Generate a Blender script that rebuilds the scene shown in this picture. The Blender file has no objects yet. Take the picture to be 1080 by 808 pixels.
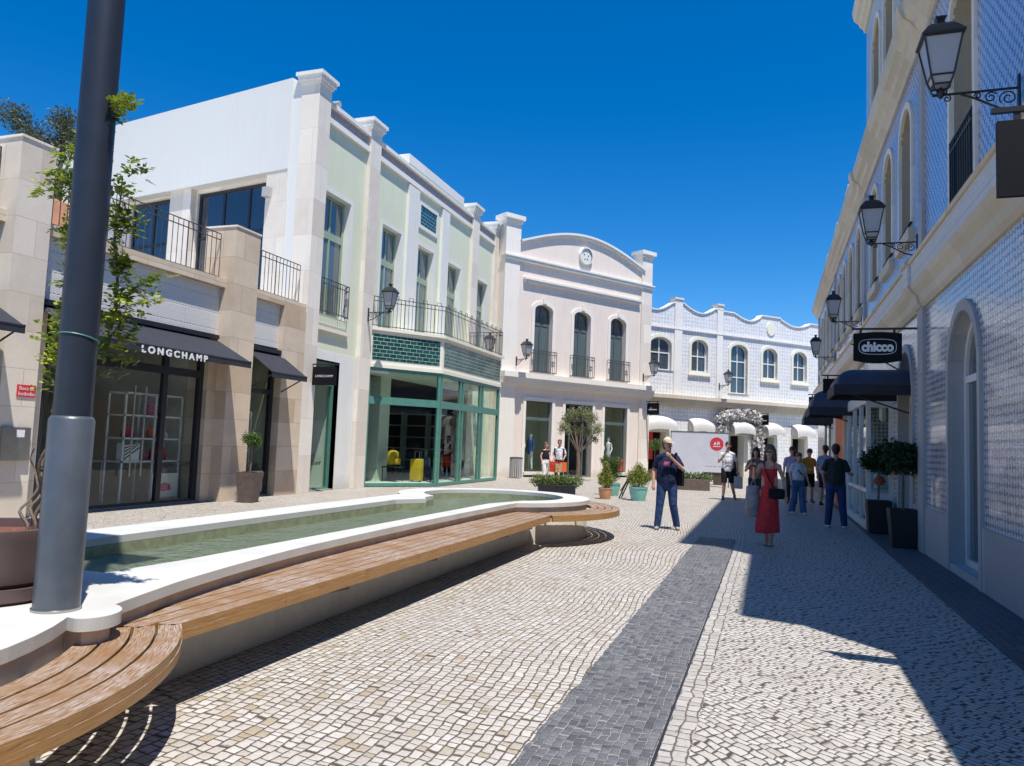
import bpy, bmesh, math, random
from mathutils import Vector, Matrix, noise
from mathutils.geometry import tessellate_polygon
PI = math.pi
sc = bpy.context.scene
COL = sc.collection
rnd = random.Random(7)

# ------------------------------------------------------------------ camera
Rv = (0.94578262, 0.01123424, -0.32460596)
Dv = (0.32253375, 0.08537658, 0.94269975)
Uv = (0.03830426, -0.99628542, 0.07712426)
cam = bpy.data.cameras.new('camera'); co = bpy.data.objects.new('camera', cam); COL.objects.link(co)
cx_ = Vector((Rv[0], Dv[0], Uv[0])).normalized()
cz_ = -Vector((Rv[2], Dv[2], Uv[2])).normalized()
cy_ = cz_.cross(cx_).normalized(); cx_ = cy_.cross(cz_)
M = Matrix((cx_, cy_, cz_)).transposed().to_4x4(); M.translation = (0, 0, 1.6)
co.matrix_world = M
cam.sensor_width = 36; cam.lens = 795 / 1080 * 36; cam.clip_start = .05; cam.clip_end = 2000
sc.camera = co

# ------------------------------------------------------------------ shader helpers
class NT:
    def __init__(s, name):
        s.m = bpy.data.materials.new(name); s.m.use_nodes = True
        s.t = s.m.node_tree; s.b = s.t.nodes['Principled BSDF']
    def n(s, ty, ins=None, **kw):
        nd = s.t.nodes.new(ty)
        for k, v in kw.items(): setattr(nd, k, v)
        for k, v in (ins or {}).items():
            sk = nd.inputs[k]
            if isinstance(v, bpy.types.NodeSocket): s.t.links.new(v, sk)
            else: sk.default_value = v
        return nd
    def math(s, op, a, b=0.0, c=None):
        d = {0: a, 1: b}
        if c is not None: d[2] = c
        return s.n('ShaderNodeMath', d, operation=op).outputs[0]
    def vmath(s, op, a, b=(0, 0, 0)):
        nd = s.n('ShaderNodeVectorMath', {0: a}, operation=op)
        if op == 'SCALE': nd.inputs['Scale'].default_value = b
        elif isinstance(b, bpy.types.NodeSocket): s.t.links.new(b, nd.inputs[1])
        else: nd.inputs[1].default_value = b
        return nd.outputs[0]
    def ramp(s, f, stops, interp='LINEAR'):
        nd = s.n('ShaderNodeValToRGB', {0: f}); cr = nd.color_ramp; cr.interpolation = interp
        while len(cr.elements) < len(stops): cr.elements.new(.5)
        for e, (p, c) in zip(cr.elements, stops):
            e.position = p; e.color = (c, c, c, 1) if isinstance(c, (int, float)) else (*c, 1)
        return nd.outputs[0]
    def mix(s, f, a, b, mode='MIX'):
        nd = s.n('ShaderNodeMix', data_type='RGBA', blend_type=mode)
        for sk, v in ((nd.inputs[0], f), (nd.inputs[6], a), (nd.inputs[7], b)):
            if isinstance(v, bpy.types.NodeSocket): s.t.links.new(v, sk)
            elif isinstance(v, (int, float)): sk.default_value = v
            else: sk.default_value = (*v, 1)
        return nd.outputs[2]
    def noise(s, vec, scale, detail=3, rough=.55, out=0):
        return s.n('ShaderNodeTexNoise', {'Vector': vec, 'Scale': scale, 'Detail': detail, 'Roughness': rough}).outputs[out]
    def set(s, **kw):
        names = dict(col='Base Color', rough='Roughness', metal='Metallic', spec='Specular IOR Level', normal='Normal', coat='Coat Weight', alpha='Alpha',
                     em='Emission Color', ems='Emission Strength', trans='Transmission Weight', sub='Subsurface Weight')
        for k, v in kw.items():
            sk = s.b.inputs[names[k]]
            if isinstance(v, bpy.types.NodeSocket): s.t.links.new(v, sk)
            elif k in ('col', 'em'): sk.default_value = (*v, 1)
            else: sk.default_value = v
    def bump(s, h, st=.3, dist=.01):
        return s.n('ShaderNodeBump', {'Height': h, 'Strength': st, 'Distance': dist}).outputs[0]
    def obj(s): return s.n('ShaderNodeTexCoord').outputs['Object']
    def geo(s): return s.n('ShaderNodeNewGeometry').outputs['Position']
    def uv(s): return s.n('ShaderNodeUVMap').outputs[0]

def simple(name, col, rough=.6, metal=0, spec=.5, var=.12, vs=6, bump=.0, bs=60, coat=0):
    k = NT(name); p = k.geo()
    f = k.noise(p, vs, 4, .6)
    c = k.mix(k.ramp(f, [(.3, 0), (.7, 1)]), tuple(x * (1 - var) for x in col), tuple(min(1, x * (1 + var)) for x in col))
    k.set(col=c, rough=rough, metal=metal, spec=spec, coat=coat)
    if bump: k.set(normal=k.bump(k.noise(p, bs, 3), bump, .01))
    return k.m

def plaster(name, col, stain=.12, rough=.85):
    """render coat: soft large blotches, faint vertical rain streaks, fine grain"""
    k = NT(name); p = k.geo()
    big = k.ramp(k.noise(p, .7, 5, .65), [(.3, 0), (.75, 1)])
    streak = k.noise(k.n('ShaderNodeMapping', {'Vector': p, 'Scale': (5, 5, .35)}).outputs[0], 1.6, 4, .7)
    st = k.ramp(streak, [(.46, 0), (.78, 1)])
    st = k.math('MAXIMUM', st, k.math('MULTIPLY', k.ramp(k.noise(p, 3.2, 6, .75), [(.52, 0), (.72, 1)]), .55))
    c = k.mix(big, tuple(x * (1 - stain * .6) for x in col), col)
    c = k.mix(k.math('MULTIPLY', st, stain * 2.2), c, (col[0] * .60, col[1] * .57, col[2] * .52))
    zz = k.math('ADD', k.n('ShaderNodeSeparateXYZ', {0: p}).outputs[2], k.math('MULTIPLY', k.math('SUBTRACT', k.noise(p, 5, 4, .7), .5), .5))
    c = k.mix(k.ramp(zz, [(.05, .4), (.45, 0)]), c, (.34, .30, .24))
    k.set(col=c, rough=rough, spec=.3, normal=k.bump(k.noise(p, 90, 3), .25, .004))
    return k.m

def stone(name, c1, c2, bw=.9, bh=.45, rough=.75, joint=.55):
    """ashlar limestone in courses, blotched block by block (uses s,z coordinates)"""
    k = NT(name); u = k.uv(); p = k.geo()
    br = k.n('ShaderNodeTexBrick', {'Vector': u, 'Color1': (0, 0, 0, 1), 'Color2': (1, 1, 1, 1), 'Mortar': (.5, .5, .5, 1), 'Scale': 1, 'Mortar Size': .006,
                                   'Mortar Smooth': .3, 'Brick Width': bw, 'Row Height': bh})
    f = k.math('ADD', k.math('MULTIPLY', br.outputs[0], .55), k.math('MULTIPLY', k.noise(p, 2.6, 5, .65), .6))
    c = k.mix(k.ramp(f, [(.25, 0), (.85, 1)]), c1, c2)
    c = k.mix(k.ramp(k.noise(p, 26, 3, .7), [(.55, 0), (.8, .28)]), c, tuple(x * .72 for x in c1))
    c = k.mix(k.math('MULTIPLY', br.outputs[1], joint), c, tuple(x * .45 for x in c1))
    h = k.math('SUBTRACT', k.math('MULTIPLY', k.noise(p, 45, 3), .3), br.outputs[1])
    k.set(col=c, rough=rough, spec=.3, normal=k.bump(h, .4, .006))
    return k.m

def glass_clear(name, tint=(.86, .93, .9), refl=1.0):
    k = NT(name); t = k.t; t.nodes.remove(k.b)
    g = k.n('ShaderNodeNewGeometry'); dt = k.n('ShaderNodeVectorMath', {0: g.outputs['Incoming'], 1: g.outputs['Normal']}, operation='DOT_PRODUCT').outputs['Value']
    f = k.math('POWER', k.math('SUBTRACT', 1.0, k.math('ABSOLUTE', dt)), 5.0)
    f = k.math('ADD', k.math('MULTIPLY', f, .80 * refl), .045)
    tr = k.n('ShaderNodeBsdfTransparent', {'Color': (*tint, 1)}).outputs[0]
    gl = k.n('ShaderNodeBsdfGlossy', {'Color': (1, 1, 1, 1), 'Roughness': .0}).outputs[0]
    mx = k.n('ShaderNodeMixShader', {0: f, 1: tr, 2: gl}).outputs[0]
    t.links.new(mx, t.nodes['Material Output'].inputs[0])
    return k.m

def pane_dark(name, col=(.03, .045, .055), var=.5, rough=.04):
    k = NT(name); p = k.geo()
    f = k.noise(k.n('ShaderNodeMapping', {'Vector': p, 'Scale': (1, 1, .5)}).outputs[0], .8, 2)
    c = k.mix(f, tuple(x * (1 - var) for x in col), tuple(x * (1 + var) for x in col))
    k.set(col=c, rough=rough, spec=.9, coat=.6, normal=k.bump(k.noise(p, 1.5, 1), .04, .02))
    return k.m

def calcada(name, cells, jcol, w=.115, h=.10, rot=PI / 2, jw=.055, warp=.5, bumpst=.55, joff=.9, jit=.3, fine=.06):
    """hand laid stone setts in wavering courses, each stone its own width and tone"""
    k = NT(name); p = k.geo()
    w1 = k.n('ShaderNodeTexNoise', {'Vector': p, 'Scale': .22, 'Detail': 1}).outputs[1]
    w2 = k.n('ShaderNodeTexNoise', {'Vector': p, 'Scale': 5.5, 'Detail': 2}).outputs[1]
    q = k.vmath('ADD', p, k.vmath('SCALE', k.vmath('SUBTRACT', w1, (.5, .5, .5)), warp * 2.2))
    q = k.vmath('ADD', q, k.vmath('SCALE', k.vmath('SUBTRACT', w2, (.5, .5, .5)), fine))
    q = k.n('ShaderNodeMapping', {'Vector': q, 'Rotation': (0, 0, rot)}).outputs[0]
    sx = k.n('ShaderNodeSeparateXYZ', {0: q})
    v = k.math('DIVIDE', sx.outputs[1], h); row = k.math('FLOOR', v)
    wr = k.n('ShaderNodeTexWhiteNoise', {'W': row}, noise_dimensions='1D').outputs[0]
    u = k.math('ADD', k.math('DIVIDE', sx.outputs[0], w), k.math('MULTIPLY', wr, joff * 7.31))
    wob = k.n('ShaderNodeTexNoise', {'Vector': k.n('ShaderNodeCombineXYZ', {0: u, 1: k.math('MULTIPLY', row, 3.7), 2: 0.0}).outputs[0], 'Scale': .8, 'Detail': 0}, noise_dimensions='2D').outputs[0]
    u = k.math('ADD', u, k.math('MULTIPLY', wob, 1.1))
    ci = k.math('FLOOR', u)
    # each stone's head and foot edge tilts a little
    wn = k.n('ShaderNodeTexWhiteNoise', {'Vector': k.n('ShaderNodeCombineXYZ', {0: ci, 1: row, 2: 0.0}).outputs[0]}, noise_dimensions='2D')
    cellv = wn.outputs[0]
    fu = k.math('FRACT', u); fv = k.math('FRACT', v)
    eu = k.math('MINIMUM', fu, k.math('SUBTRACT', 1.0, fu)); ev = k.math('MINIMUM', fv, k.math('SUBTRACT', 1.0, fv))
    e = k.math('SMOOTH_MIN', eu, ev, .10)
    e = k.math('ADD', e, k.math('MULTIPLY', k.math('SUBTRACT', k.noise(p, 34, 2), .5), .13))
    e = k.math('SUBTRACT', e, k.math('MULTIPLY', cellv, .03))
    n = len(cells)
    c = k.ramp(cellv, [(i / max(1, n - 1), cells[i]) for i in range(n)])
    blot = k.ramp(k.noise(p, .8, 4, .6), [(.35, 0), (.75, 1)])
    c = k.mix(k.math('MULTIPLY', blot, .3), c, tuple(x * .8 for x in cells[0]))
    c = k.mix(k.ramp(k.noise(p, 45, 3, .7), [(.42, 0), (.8, .45)]), c, tuple(x * .66 for x in cells[0]))
    c = k.mix(k.ramp(k.noise(p, 75, 2, .6), [(.56, 0), (.72, .3)]), c, tuple(min(1, x * 1.35) for x in cells[-1]))
    gum = k.n('ShaderNodeTexVoronoi', {'Vector': p, 'Scale': 1.15, 'Randomness': 1.0}, voronoi_dimensions='2D').outputs['Distance']
    c = k.mix(k.ramp(gum, [(.016, .6), (.028, 0)]), c, (.12, .11, .10))
    c = k.mix(k.ramp(k.noise(p, 2.3, 5, .7), [(.55, 0), (.8, .35)]), c, tuple(x * .6 for x in cells[1]))
    jm = k.ramp(e, [(jw * .35, 1), (jw * 1.5, 0)])
    jj = k.mix(k.ramp(k.noise(p, 1.3, 4), [(.35, 0), (.65, 1)]), jcol, tuple(min(1, x * 1.5) for x in jcol))
    c = k.mix(jm, c, jj)
    hh = k.ramp(e, [(0, 0), (jw * 1.8, .75), (.4, 1)])
    hh = k.math('ADD', hh, k.math('MULTIPLY', cellv, .3))
    hh = k.math('ADD', hh, k.math('MULTIPLY', k.noise(p, 28, 3, .6), .35))
    k.set(col=k.mix(1.0, c, (.80, .805, .83), 'MULTIPLY'), rough=k.ramp(cellv, [(0, .5), (1, .75)]), spec=.4, normal=k.bump(hh, bumpst, .016))
    return k.m

def azulejo(name, ground, motif, size=.14, gloss=.15, amt=1.0, relief=.5, grout=(.35, .37, .4), kind=0, gw=.7, curl=0.0):
    """glazed wall tile with a small blue figure on a pale ground"""
    k = NT(name); u = k.uv(); p = k.geo()
    sx = k.n('ShaderNodeSeparateXYZ', {0: u})
    a = k.math('DIVIDE', sx.outputs[0], size); b = k.math('DIVIDE', sx.outputs[1], size)
    if curl:
        wv = k.n('ShaderNodeSeparateXYZ', {0: k.n('ShaderNodeTexNoise', {'Vector': p, 'Scale': 16, 'Detail': 1}).outputs[1]})
        a = k.math('ADD', a, k.math('MULTIPLY', k.math('SUBTRACT', wv.outputs[0], .5), curl)); b = k.math('ADD', b, k.math('MULTIPLY', k.math('SUBTRACT', wv.outputs[1], .5), curl))
    if kind == 1: a, b = k.math('MULTIPLY', k.math('ADD', a, b), .7071), k.math('MULTIPLY', k.math('SUBTRACT', a, b), .7071)
    fa = k.math('ABSOLUTE', k.math('SUBTRACT', k.math('FRACT', a), .5)); fb = k.math('ABSOLUTE', k.math('SUBTRACT', k.math('FRACT', b), .5))
    dm = k.math('ADD', fa, fb)
    ring = k.math('ABSOLUTE', k.math('SUBTRACT', dm, .33))
    star = k.math('MULTIPLY', fa, fb)
    m1 = k.ramp(ring, [(.05, 1), (.1, 0)])
    m2 = k.ramp(star, [(.012, 1), (.022, 0)])
    m3 = k.ramp(dm, [(.1, 1), (.14, 0)])
    m = k.math('MAXIMUM', m1, k.math('MULTIPLY', k.math('MAXIMUM', m2, m3), .8))
    wn = k.n('ShaderNodeTexWhiteNoise', {'Vector': k.n('ShaderNodeCombineXYZ', {0: k.math('FLOOR', a), 1: k.math('FLOOR', b), 2: 0.0}).outputs[0]}, noise_dimensions='2D').outputs[0]
    blot = k.noise(p, 1.3, 4, .6)
    m = k.math('MULTIPLY', m, k.math('MULTIPLY', k.ramp(blot, [(.25, .55), (.7, 1)]), amt))
    c = k.mix(m, ground, motif)
    c = k.mix(k.math('MULTIPLY', wn, .18), c, tuple(x * .7 for x in ground))
    edge = k.math('MAXIMUM', fa, fb)
    g = k.ramp(edge, [(.475, 0), (.492, 1)])
    c = k.mix(k.math('MULTIPLY', g, gw), c, grout)
    h = k.math('ADD', k.math('MULTIPLY', m, -.6), k.math('MULTIPLY', g, -1.0))
    h = k.math('ADD', h, k.math('MULTIPLY', wn, .5))
    h = k.math('ADD', h, k.math('MULTIPLY', k.noise(p, 14, 2), .5))
    k.set(col=c, rough=gloss, spec=.55, coat=.25, normal=k.bump(h, relief, .01))
    return k.m

def scallop():
    """pale relief tile: mottled off-white with dotted scallop lines at course height"""
    k = NT('pale_scalloped_tile'); u = k.uv(); p = k.geo(); sx = k.n('ShaderNodeSeparateXYZ', {0: u})
    fz = k.math('ABSOLUTE', k.math('SUBTRACT', k.math('FRACT', k.math('DIVIDE', sx.outputs[1], .37)), .5))
    fs = k.math('ABSOLUTE', k.math('SUBTRACT', k.math('FRACT', k.math('DIVIDE', sx.outputs[0], .085)), .5))
    dots = k.math('MULTIPLY', k.ramp(fz, [(.0, 1), (.045, 0)]), k.ramp(fs, [(.2, 1), (.32, 0)]))
    js = k.math('ABSOLUTE', k.math('SUBTRACT', k.math('FRACT', k.math('DIVIDE', sx.outputs[0], .74)), .5))
    jn = k.math('MAXIMUM', k.ramp(js, [(.0, 1), (.008, 0)]), k.ramp(fz, [(.488, 0), (.496, 1)]))
    c = k.mix(k.ramp(k.noise(p, 24, 4, .7), [(.35, 0), (.7, 1)]), (.60, .59, .57), (.74, .73, .70))
    c = k.mix(k.math('MULTIPLY', dots, .75), c, (.30, .30, .31)); c = k.mix(k.math('MULTIPLY', jn, .5), c, (.34, .34, .34))
    k.set(col=c, rough=.6, normal=k.bump(k.math('SUBTRACT', k.math('MULTIPLY', k.noise(p, 34, 3, .7), .8), dots), .6, .012))
    return k.m

def wood(name, dark, light):
    """oiled slats: grain along the uv u axis, bleached grey in streaks on top by sun and water"""
    k = NT(name); u = k.uv(); p = k.geo()
    wv = k.vmath('ADD', u, k.vmath('SCALE', k.vmath('SUBTRACT', k.n('ShaderNodeTexNoise', {'Vector': u, 'Scale': 5, 'Detail': 2}).outputs[1], (.5, .5, .5)), .02))
    f = k.noise(k.n('ShaderNodeMapping', {'Vector': wv, 'Scale': (1.4, 20, 1)}).outputs[0], 3.2, 6, .72)
    f2 = k.noise(k.n('ShaderNodeMapping', {'Vector': wv, 'Scale': (3.2, 40, 1)}).outputs[0], 3, 4, .75)
    c = k.mix(k.ramp(f, [(.3, 0), (.7, 1)]), dark, light)
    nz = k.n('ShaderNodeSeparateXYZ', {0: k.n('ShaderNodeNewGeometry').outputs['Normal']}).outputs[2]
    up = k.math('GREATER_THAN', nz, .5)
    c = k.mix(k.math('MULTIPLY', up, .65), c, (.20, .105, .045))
    wear = k.math('MULTIPLY', k.math('MULTIPLY', k.ramp(f2, [(.475, 0), (.53, 1)]), up), k.ramp(k.noise(p, 3.2, 4), [(.35, .1), (.62, .9)]))
    c = k.mix(wear, c, (.40, .355, .325))
    crack = k.math('MULTIPLY', k.ramp(f2, [(.30, 1), (.42, 0)]), .7)
    c = k.mix(crack, c, (.045, .02, .008))
    k.set(col=c, rough=k.math('ADD', k.math('MULTIPLY', wear, .25), .42), spec=.4, normal=k.bump(f2, .6, .005))
    return k.m

def leafm(name, a, b, spec=.4):
    k = NT(name); r = k.n('ShaderNodeNewGeometry').outputs['Random Per Island']
    c = k.mix(r, a, b); k.set(col=c, rough=.5, spec=spec)
    tl = k.n('ShaderNodeBsdfTranslucent', {'Color': c}).outputs[0]
    mx = k.n('ShaderNodeMixShader', {0: .3, 1: k.b.outputs[0], 2: tl}).outputs[0]
    k.t.links.new(mx, k.t.nodes['Material Output'].inputs[0])
    return k.m

MT = {}
MT['cream_setts'] = calcada('cream_setts', [(.46, .37, .25), (.58, .53, .46), (.64, .60, .53), (.61, .565, .50), (.55, .505, .44), (.66, .62, .56), (.69, .655, .60)], (.085, .066, .045), w=.067, h=.063, warp=.5, jw=.06, fine=.05)
MT['diag_setts'] = calcada('diagonal_setts', [(.49, .44, .37), (.59, .55, .485), (.64, .60, .535), (.56, .52, .455), (.67, .635, .575)], (.075, .062, .046), w=.088, h=.057, rot=PI / 2 + .62 + PI / 2, warp=.6, jw=.07, fine=.085)
MT['dark_setts'] = calcada('dark_setts', [(.085, .088, .095), (.15, .153, .16), (.23, .233, .236), (.115, .118, .125), (.18, .183, .188)], (.30, .285, .26), w=.054, h=.052, warp=.12, jw=.045, bumpst=.8, fine=.045)
MT['row_setts'] = calcada('row_setts', [(.45, .41, .35), (.54, .505, .45), (.58, .545, .49)], (.11, .09, .07), w=.095, h=.077, warp=0.0, jw=.05)
MT['slate_setts'] = calcada('slate_setts', [(.09, .096, .108), (.13, .138, .152), (.18, .186, .20)], (.06, .06, .062), w=.12, h=.10, warp=.1, jw=.05, bumpst=.5)
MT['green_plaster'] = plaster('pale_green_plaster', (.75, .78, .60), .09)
MT['white_plaster'] = plaster('white_plaster', (.80, .80, .76), .08)
MT['cool_plaster'] = plaster('cool_white_plaster', (.74, .74, .71), .045)
MT['cream_plaster'] = plaster('cream_trim_plaster', (.82, .80, .68), .08)
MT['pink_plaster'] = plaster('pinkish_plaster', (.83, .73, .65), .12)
MT['pink_trim'] = plaster('pale_trim_plaster', (.85, .80, .73), .09)
MT['beige_reveal'] = plaster('beige_reveal_plaster', (.42, .37, .29), .15)
MT['sand_stone'] = stone('sand_limestone', (.50, .38, .265), (.70, .585, .45), 1.3, .62)
MT['pale_stone'] = stone('pale_limestone', (.70, .62, .53), (.85, .79, .70), 1.4, 1.0, joint=.35)
MT['cornice_stone'] = stone('cornice_limestone', (.56, .48, .36), (.72, .65, .53), 1.6, 3.0, joint=.5)
MT['mid_stone'] = stone('cream_limestone', (.58, .49, .38), (.76, .68, .57), 1.3, .62, joint=.4)
MT['grey_stone'] = stone('grey_limestone', (.36, .36, .36), (.48, .48, .47), 1.9, 3, joint=.5)
MT['white_stone'] = stone('white_limestone', (.74, .73, .69), (.84, .82, .78), 3, 3, joint=.3)
MT['coping'] = simple('white_cast_coping', (.54, .535, .50), .6, var=.11, vs=1.6, bump=.15, bs=120)
MT['basewall'] = plaster('fountain_base_render', (.84, .80, .70), .12)
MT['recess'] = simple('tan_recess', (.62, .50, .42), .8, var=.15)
MT['basin'] = simple('basin_mosaic', (.27, .29, .17), .5, var=.25, vs=9)
MT['wood'] = wood('bench_wood', (.26, .125, .042), (.48, .27, .10))
MT['pole_dark'] = simple('dark_pole_shaft', (.022, .028, .042), .42, spec=.4, var=.12, vs=8, bump=.1, bs=70, coat=.1)  # base colour of the shaft, darker than the sleeve below
MT['pole'] = simple('pole_grey_metal', (.070, .082, .10), .38, metal=.0, spec=.6, var=.12, vs=8, bump=.12, bs=70, coat=.1)
MT['iron'] = simple('black_iron', (.018, .02, .024), .4, spec=.5, var=.2)
MT['rail_iron'] = simple('rail_iron', (.05, .05, .055), .5, var=.2)
MT['black_frame'] = simple('black_frame', (.02, .022, .028), .35, var=.15)
MT['sign_black'] = simple('matt_black_sign', (.006, .007, .010), .6, spec=.2, var=.1)
MT['canvas'] = simple('black_canvas', (.022, .025, .036), .75, var=.2, bump=.2, bs=200)
MT['navy_canvas'] = simple('navy_canvas', (.038, .05, .085), .55, var=.12)
MT['white_canvas'] = simple('white_canvas', (.56, .54, .52), .8, var=.05)
MT['white_paint'] = simple('white_paint', (.74, .74, .72), .4, var=.04)
MT['letter_white'] = simple('white_lettering', (.8, .8, .8), .5, var=.01)
MT['letter_dark'] = simple('dark_lettering', (.03, .03, .03), .5, var=.01)
MT['letter_red'] = simple('red_print', (.62, .04, .05), .5, var=.03)
MT['green_frame'] = simple('green_frame', (.085, .235, .19), .4, var=.12)
MT['sage_frame'] = simple('sage_frame', (.33, .42, .30), .45, var=.08)
MT['slate_frame'] = simple('slate_frame', (.10, .135, .14), .45, var=.1)
MT['steel'] = simple('brushed_steel', (.42, .42, .40), .32, metal=.9, var=.12)
MT['frost'] = simple('frosted_glass', (.44, .44, .46), .35, var=.06, vs=3)
MT['glass'] = glass_clear('shop_glass')
MT['glass_green'] = glass_clear('green_tinted_glass', (.72, .86, .79), 1.1)
MT['pane'] = pane_dark('upper_window_glass', (.05, .07, .085))
MT['pane_grey'] = pane_dark('curtained_glass', (.12, .15, .155), .3)
MT['pane_dark'] = pane_dark('dark_terrace_glass', (.025, .035, .055))
MT['int_wall'] = simple('interior_wall', (.72, .69, .62), .8, var=.06)
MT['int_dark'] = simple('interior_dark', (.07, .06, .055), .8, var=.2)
MT['int_light'] = simple('interior_light', (.74, .74, .66), .8, var=.05)
MT['int_green'] = simple('interior_green', (.46, .47, .30), .8, var=.1)
MT['int_floor'] = simple('interior_floor', (.34, .31, .27), .3, var=.1)
MT['azul_gf'] = azulejo('relief_tile_lower', (.74, .74, .75), (.06, .07, .12), .098, .16, 1.25, .7, kind=0, gw=.35, curl=.65)
MT['azul_up'] = azulejo('blue_tile_upper', (.46, .56, .76), (.05, .09, .30), .115, .25, 1.1, .3, kind=1, gw=.3, curl=.5)
MT['azul_back'] = azulejo('blue_white_tile_far', (.84, .83, .82), (.46, .48, .53), .22, .4, 1.0, .3, grout=(.74, .74, .76), gw=.25, curl=1.5)
MT['azul_third'] = azulejo('grey_blue_wall', (.50, .58, .64), (.38, .46, .55), .25, .4, .3, .2)
MT['scallop'] = scallop()
MT['parapet_grey'] = simple('mottled_grey_panel', (.36, .34, .36), .9, var=.3, vs=14)
MT['terracotta'] = simple('terracotta', (.60, .30, .17), .8, var=.12)
MT['orange'] = simple('orange_panel', (.70, .13, .02), .6, var=.08)
MT['teal'] = simple('teal_glaze', (.22, .52, .45), .4, var=.08)
MT['brown_pot'] = simple('mauve_brown_resin', (.115, .075, .070), .55, var=.1, vs=4, bump=.1)
MT['black_pot'] = simple('black_resin', (.012, .012, .016), .45, var=.2)
MT['corten'] = simple('brown_square_pot', (.13, .095, .08), .7, var=.25, vs=9)
MT['soil'] = simple('bark_mulch', (.16, .055, .03), .9, var=.5, vs=40, bump=.8, bs=50)
MT['bark'] = simple('bark', (.16, .12, .085), .9, var=.3, vs=20, bump=.5, bs=60)
MT['bark_dark'] = simple('bark_dark', (.07, .055, .04), .9, var=.3, vs=20, bump=.5, bs=60)
MT['leaf_vine'] = leafm('vine_leaf', (.07, .14, .015), (.26, .33, .03))
MT['leaf_vine_y'] = leafm('young_vine_leaf', (.20, .29, .02), (.42, .45, .05))
MT['leaf_dark'] = leafm('dark_bay_leaf', (.012, .035, .012), (.035, .07, .02))
MT['leaf_mid'] = leafm('box_leaf', (.045, .10, .02), (.13, .19, .04))
MT['leaf_con'] = leafm('yellow_green_needle', (.12, .17, .02), (.32, .33, .05))
MT['leaf_olive'] = leafm('olive_leaf', (.13, .16, .06), (.34, .36, .18))
MT['leaf_olive_d'] = leafm('dark_olive_leaf', (.035, .05, .025), (.11, .13, .07))
MT['flower'] = leafm('white_flower', (.60, .57, .55), (.88, .86, .85))
MT['twig_grey'] = leafm('grey_twigs', (.05, .05, .045), (.22, .2, .18))  # grey tones of the twigs among the flowers
MT['skin'] = simple('skin', (.58, .35, .25), .55, var=.06)
MT['skin_tan'] = simple('tanned_skin', (.50, .28, .19), .55, var=.06)
MT['red_plastic'] = simple('red_leather', (.55, .02, .03), .4, var=.1)
MT['pink_plastic'] = simple('pink_leather', (.62, .10, .22), .4, var=.1)
MT['blue_leather'] = simple('blue_leather', (.03, .09, .25), .4, var=.1)
MT['yellow'] = simple('yellow_cloth', (.70, .40, .01), .7, var=.15)
MT['navy'] = simple('navy_cloth', (.02, .028, .075), .8, var=.2)

def glz():
    k = NT('green_glazed_tile'); u = k.uv(); p = k.geo()
    br = k.n('ShaderNodeTexBrick', {'Vector': k.n('ShaderNodeMapping', {'Vector': u, 'Rotation': (0, 0, 0)}).outputs[0], 'Color1': (.004, .05, .045, 1), 'Color2': (.012, .10, .085, 1),
                                   'Mortar': (.42, .5, .46, 1), 'Scale': 1, 'Mortar Size': .006, 'Mortar Smooth': .1, 'Brick Width': .24, 'Row Height': .125}, offset=.5)
    k.set(col=br.outputs[0], rough=.12, spec=.6, coat=.3, normal=k.bump(k.math('SUBTRACT', k.math('MULTIPLY', k.noise(p, 7, 2), .4), br.outputs[1]), .5, .01))
    return k.m
MT['green_tile'] = glz()

def waterm():
    k = NT('fountain_water'); t = k.t; p = k.geo(); t.nodes.remove(k.b)
    h = k.math('ADD', k.math('ADD', k.noise(p, 8, 4, .6), k.math('MULTIPLY', k.noise(p, 3, 2, .6), 1.2)), k.math('MULTIPLY', k.noise(p, 26, 3, .6), .35))
    nm = k.bump(h, 1.0, .22)
    fr = k.n('ShaderNodeFresnel', {'IOR': 1.33, 'Normal': nm}).outputs[0]
    gl = k.n('ShaderNodeBsdfGlossy', {'Color': (1, 1, 1, 1), 'Roughness': .04, 'Normal': nm}).outputs[0]
    tr = k.n('ShaderNodeBsdfTransparent', {'Color': (.70, .86, .76, 1)}).outputs[0]
    di = k.n('ShaderNodeBsdfDiffuse', {'Color': (.52, .62, .45, 1), 'Normal': nm}).outputs[0]
    a = k.n('ShaderNodeMixShader', {0: .36, 1: tr, 2: di}).outputs[0]
    mx = k.n('ShaderNodeMixShader', {0: k.math('ADD', fr, .03), 1: a, 2: gl}).outputs[0]
    t.links.new(mx, t.nodes['Material Output'].inputs[0])
    return k.m
MT['water'] = waterm()

# ------------------------------------------------------------------ geometry helpers
def frame(p, e, n):
    """local (s along the wall, d outward, z up) -> world"""
    e = Vector((e[0], e[1], 0)).normalized(); n = Vector((n[0], n[1], 0)).normalized()
    m = Matrix(((e.x, n.x, 0, p[0]), (e.y, n.y, 0, p[1]), (0, 0, 1, 0), (0, 0, 0, 1)))
    return m
ID = Matrix.Identity(4)

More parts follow.
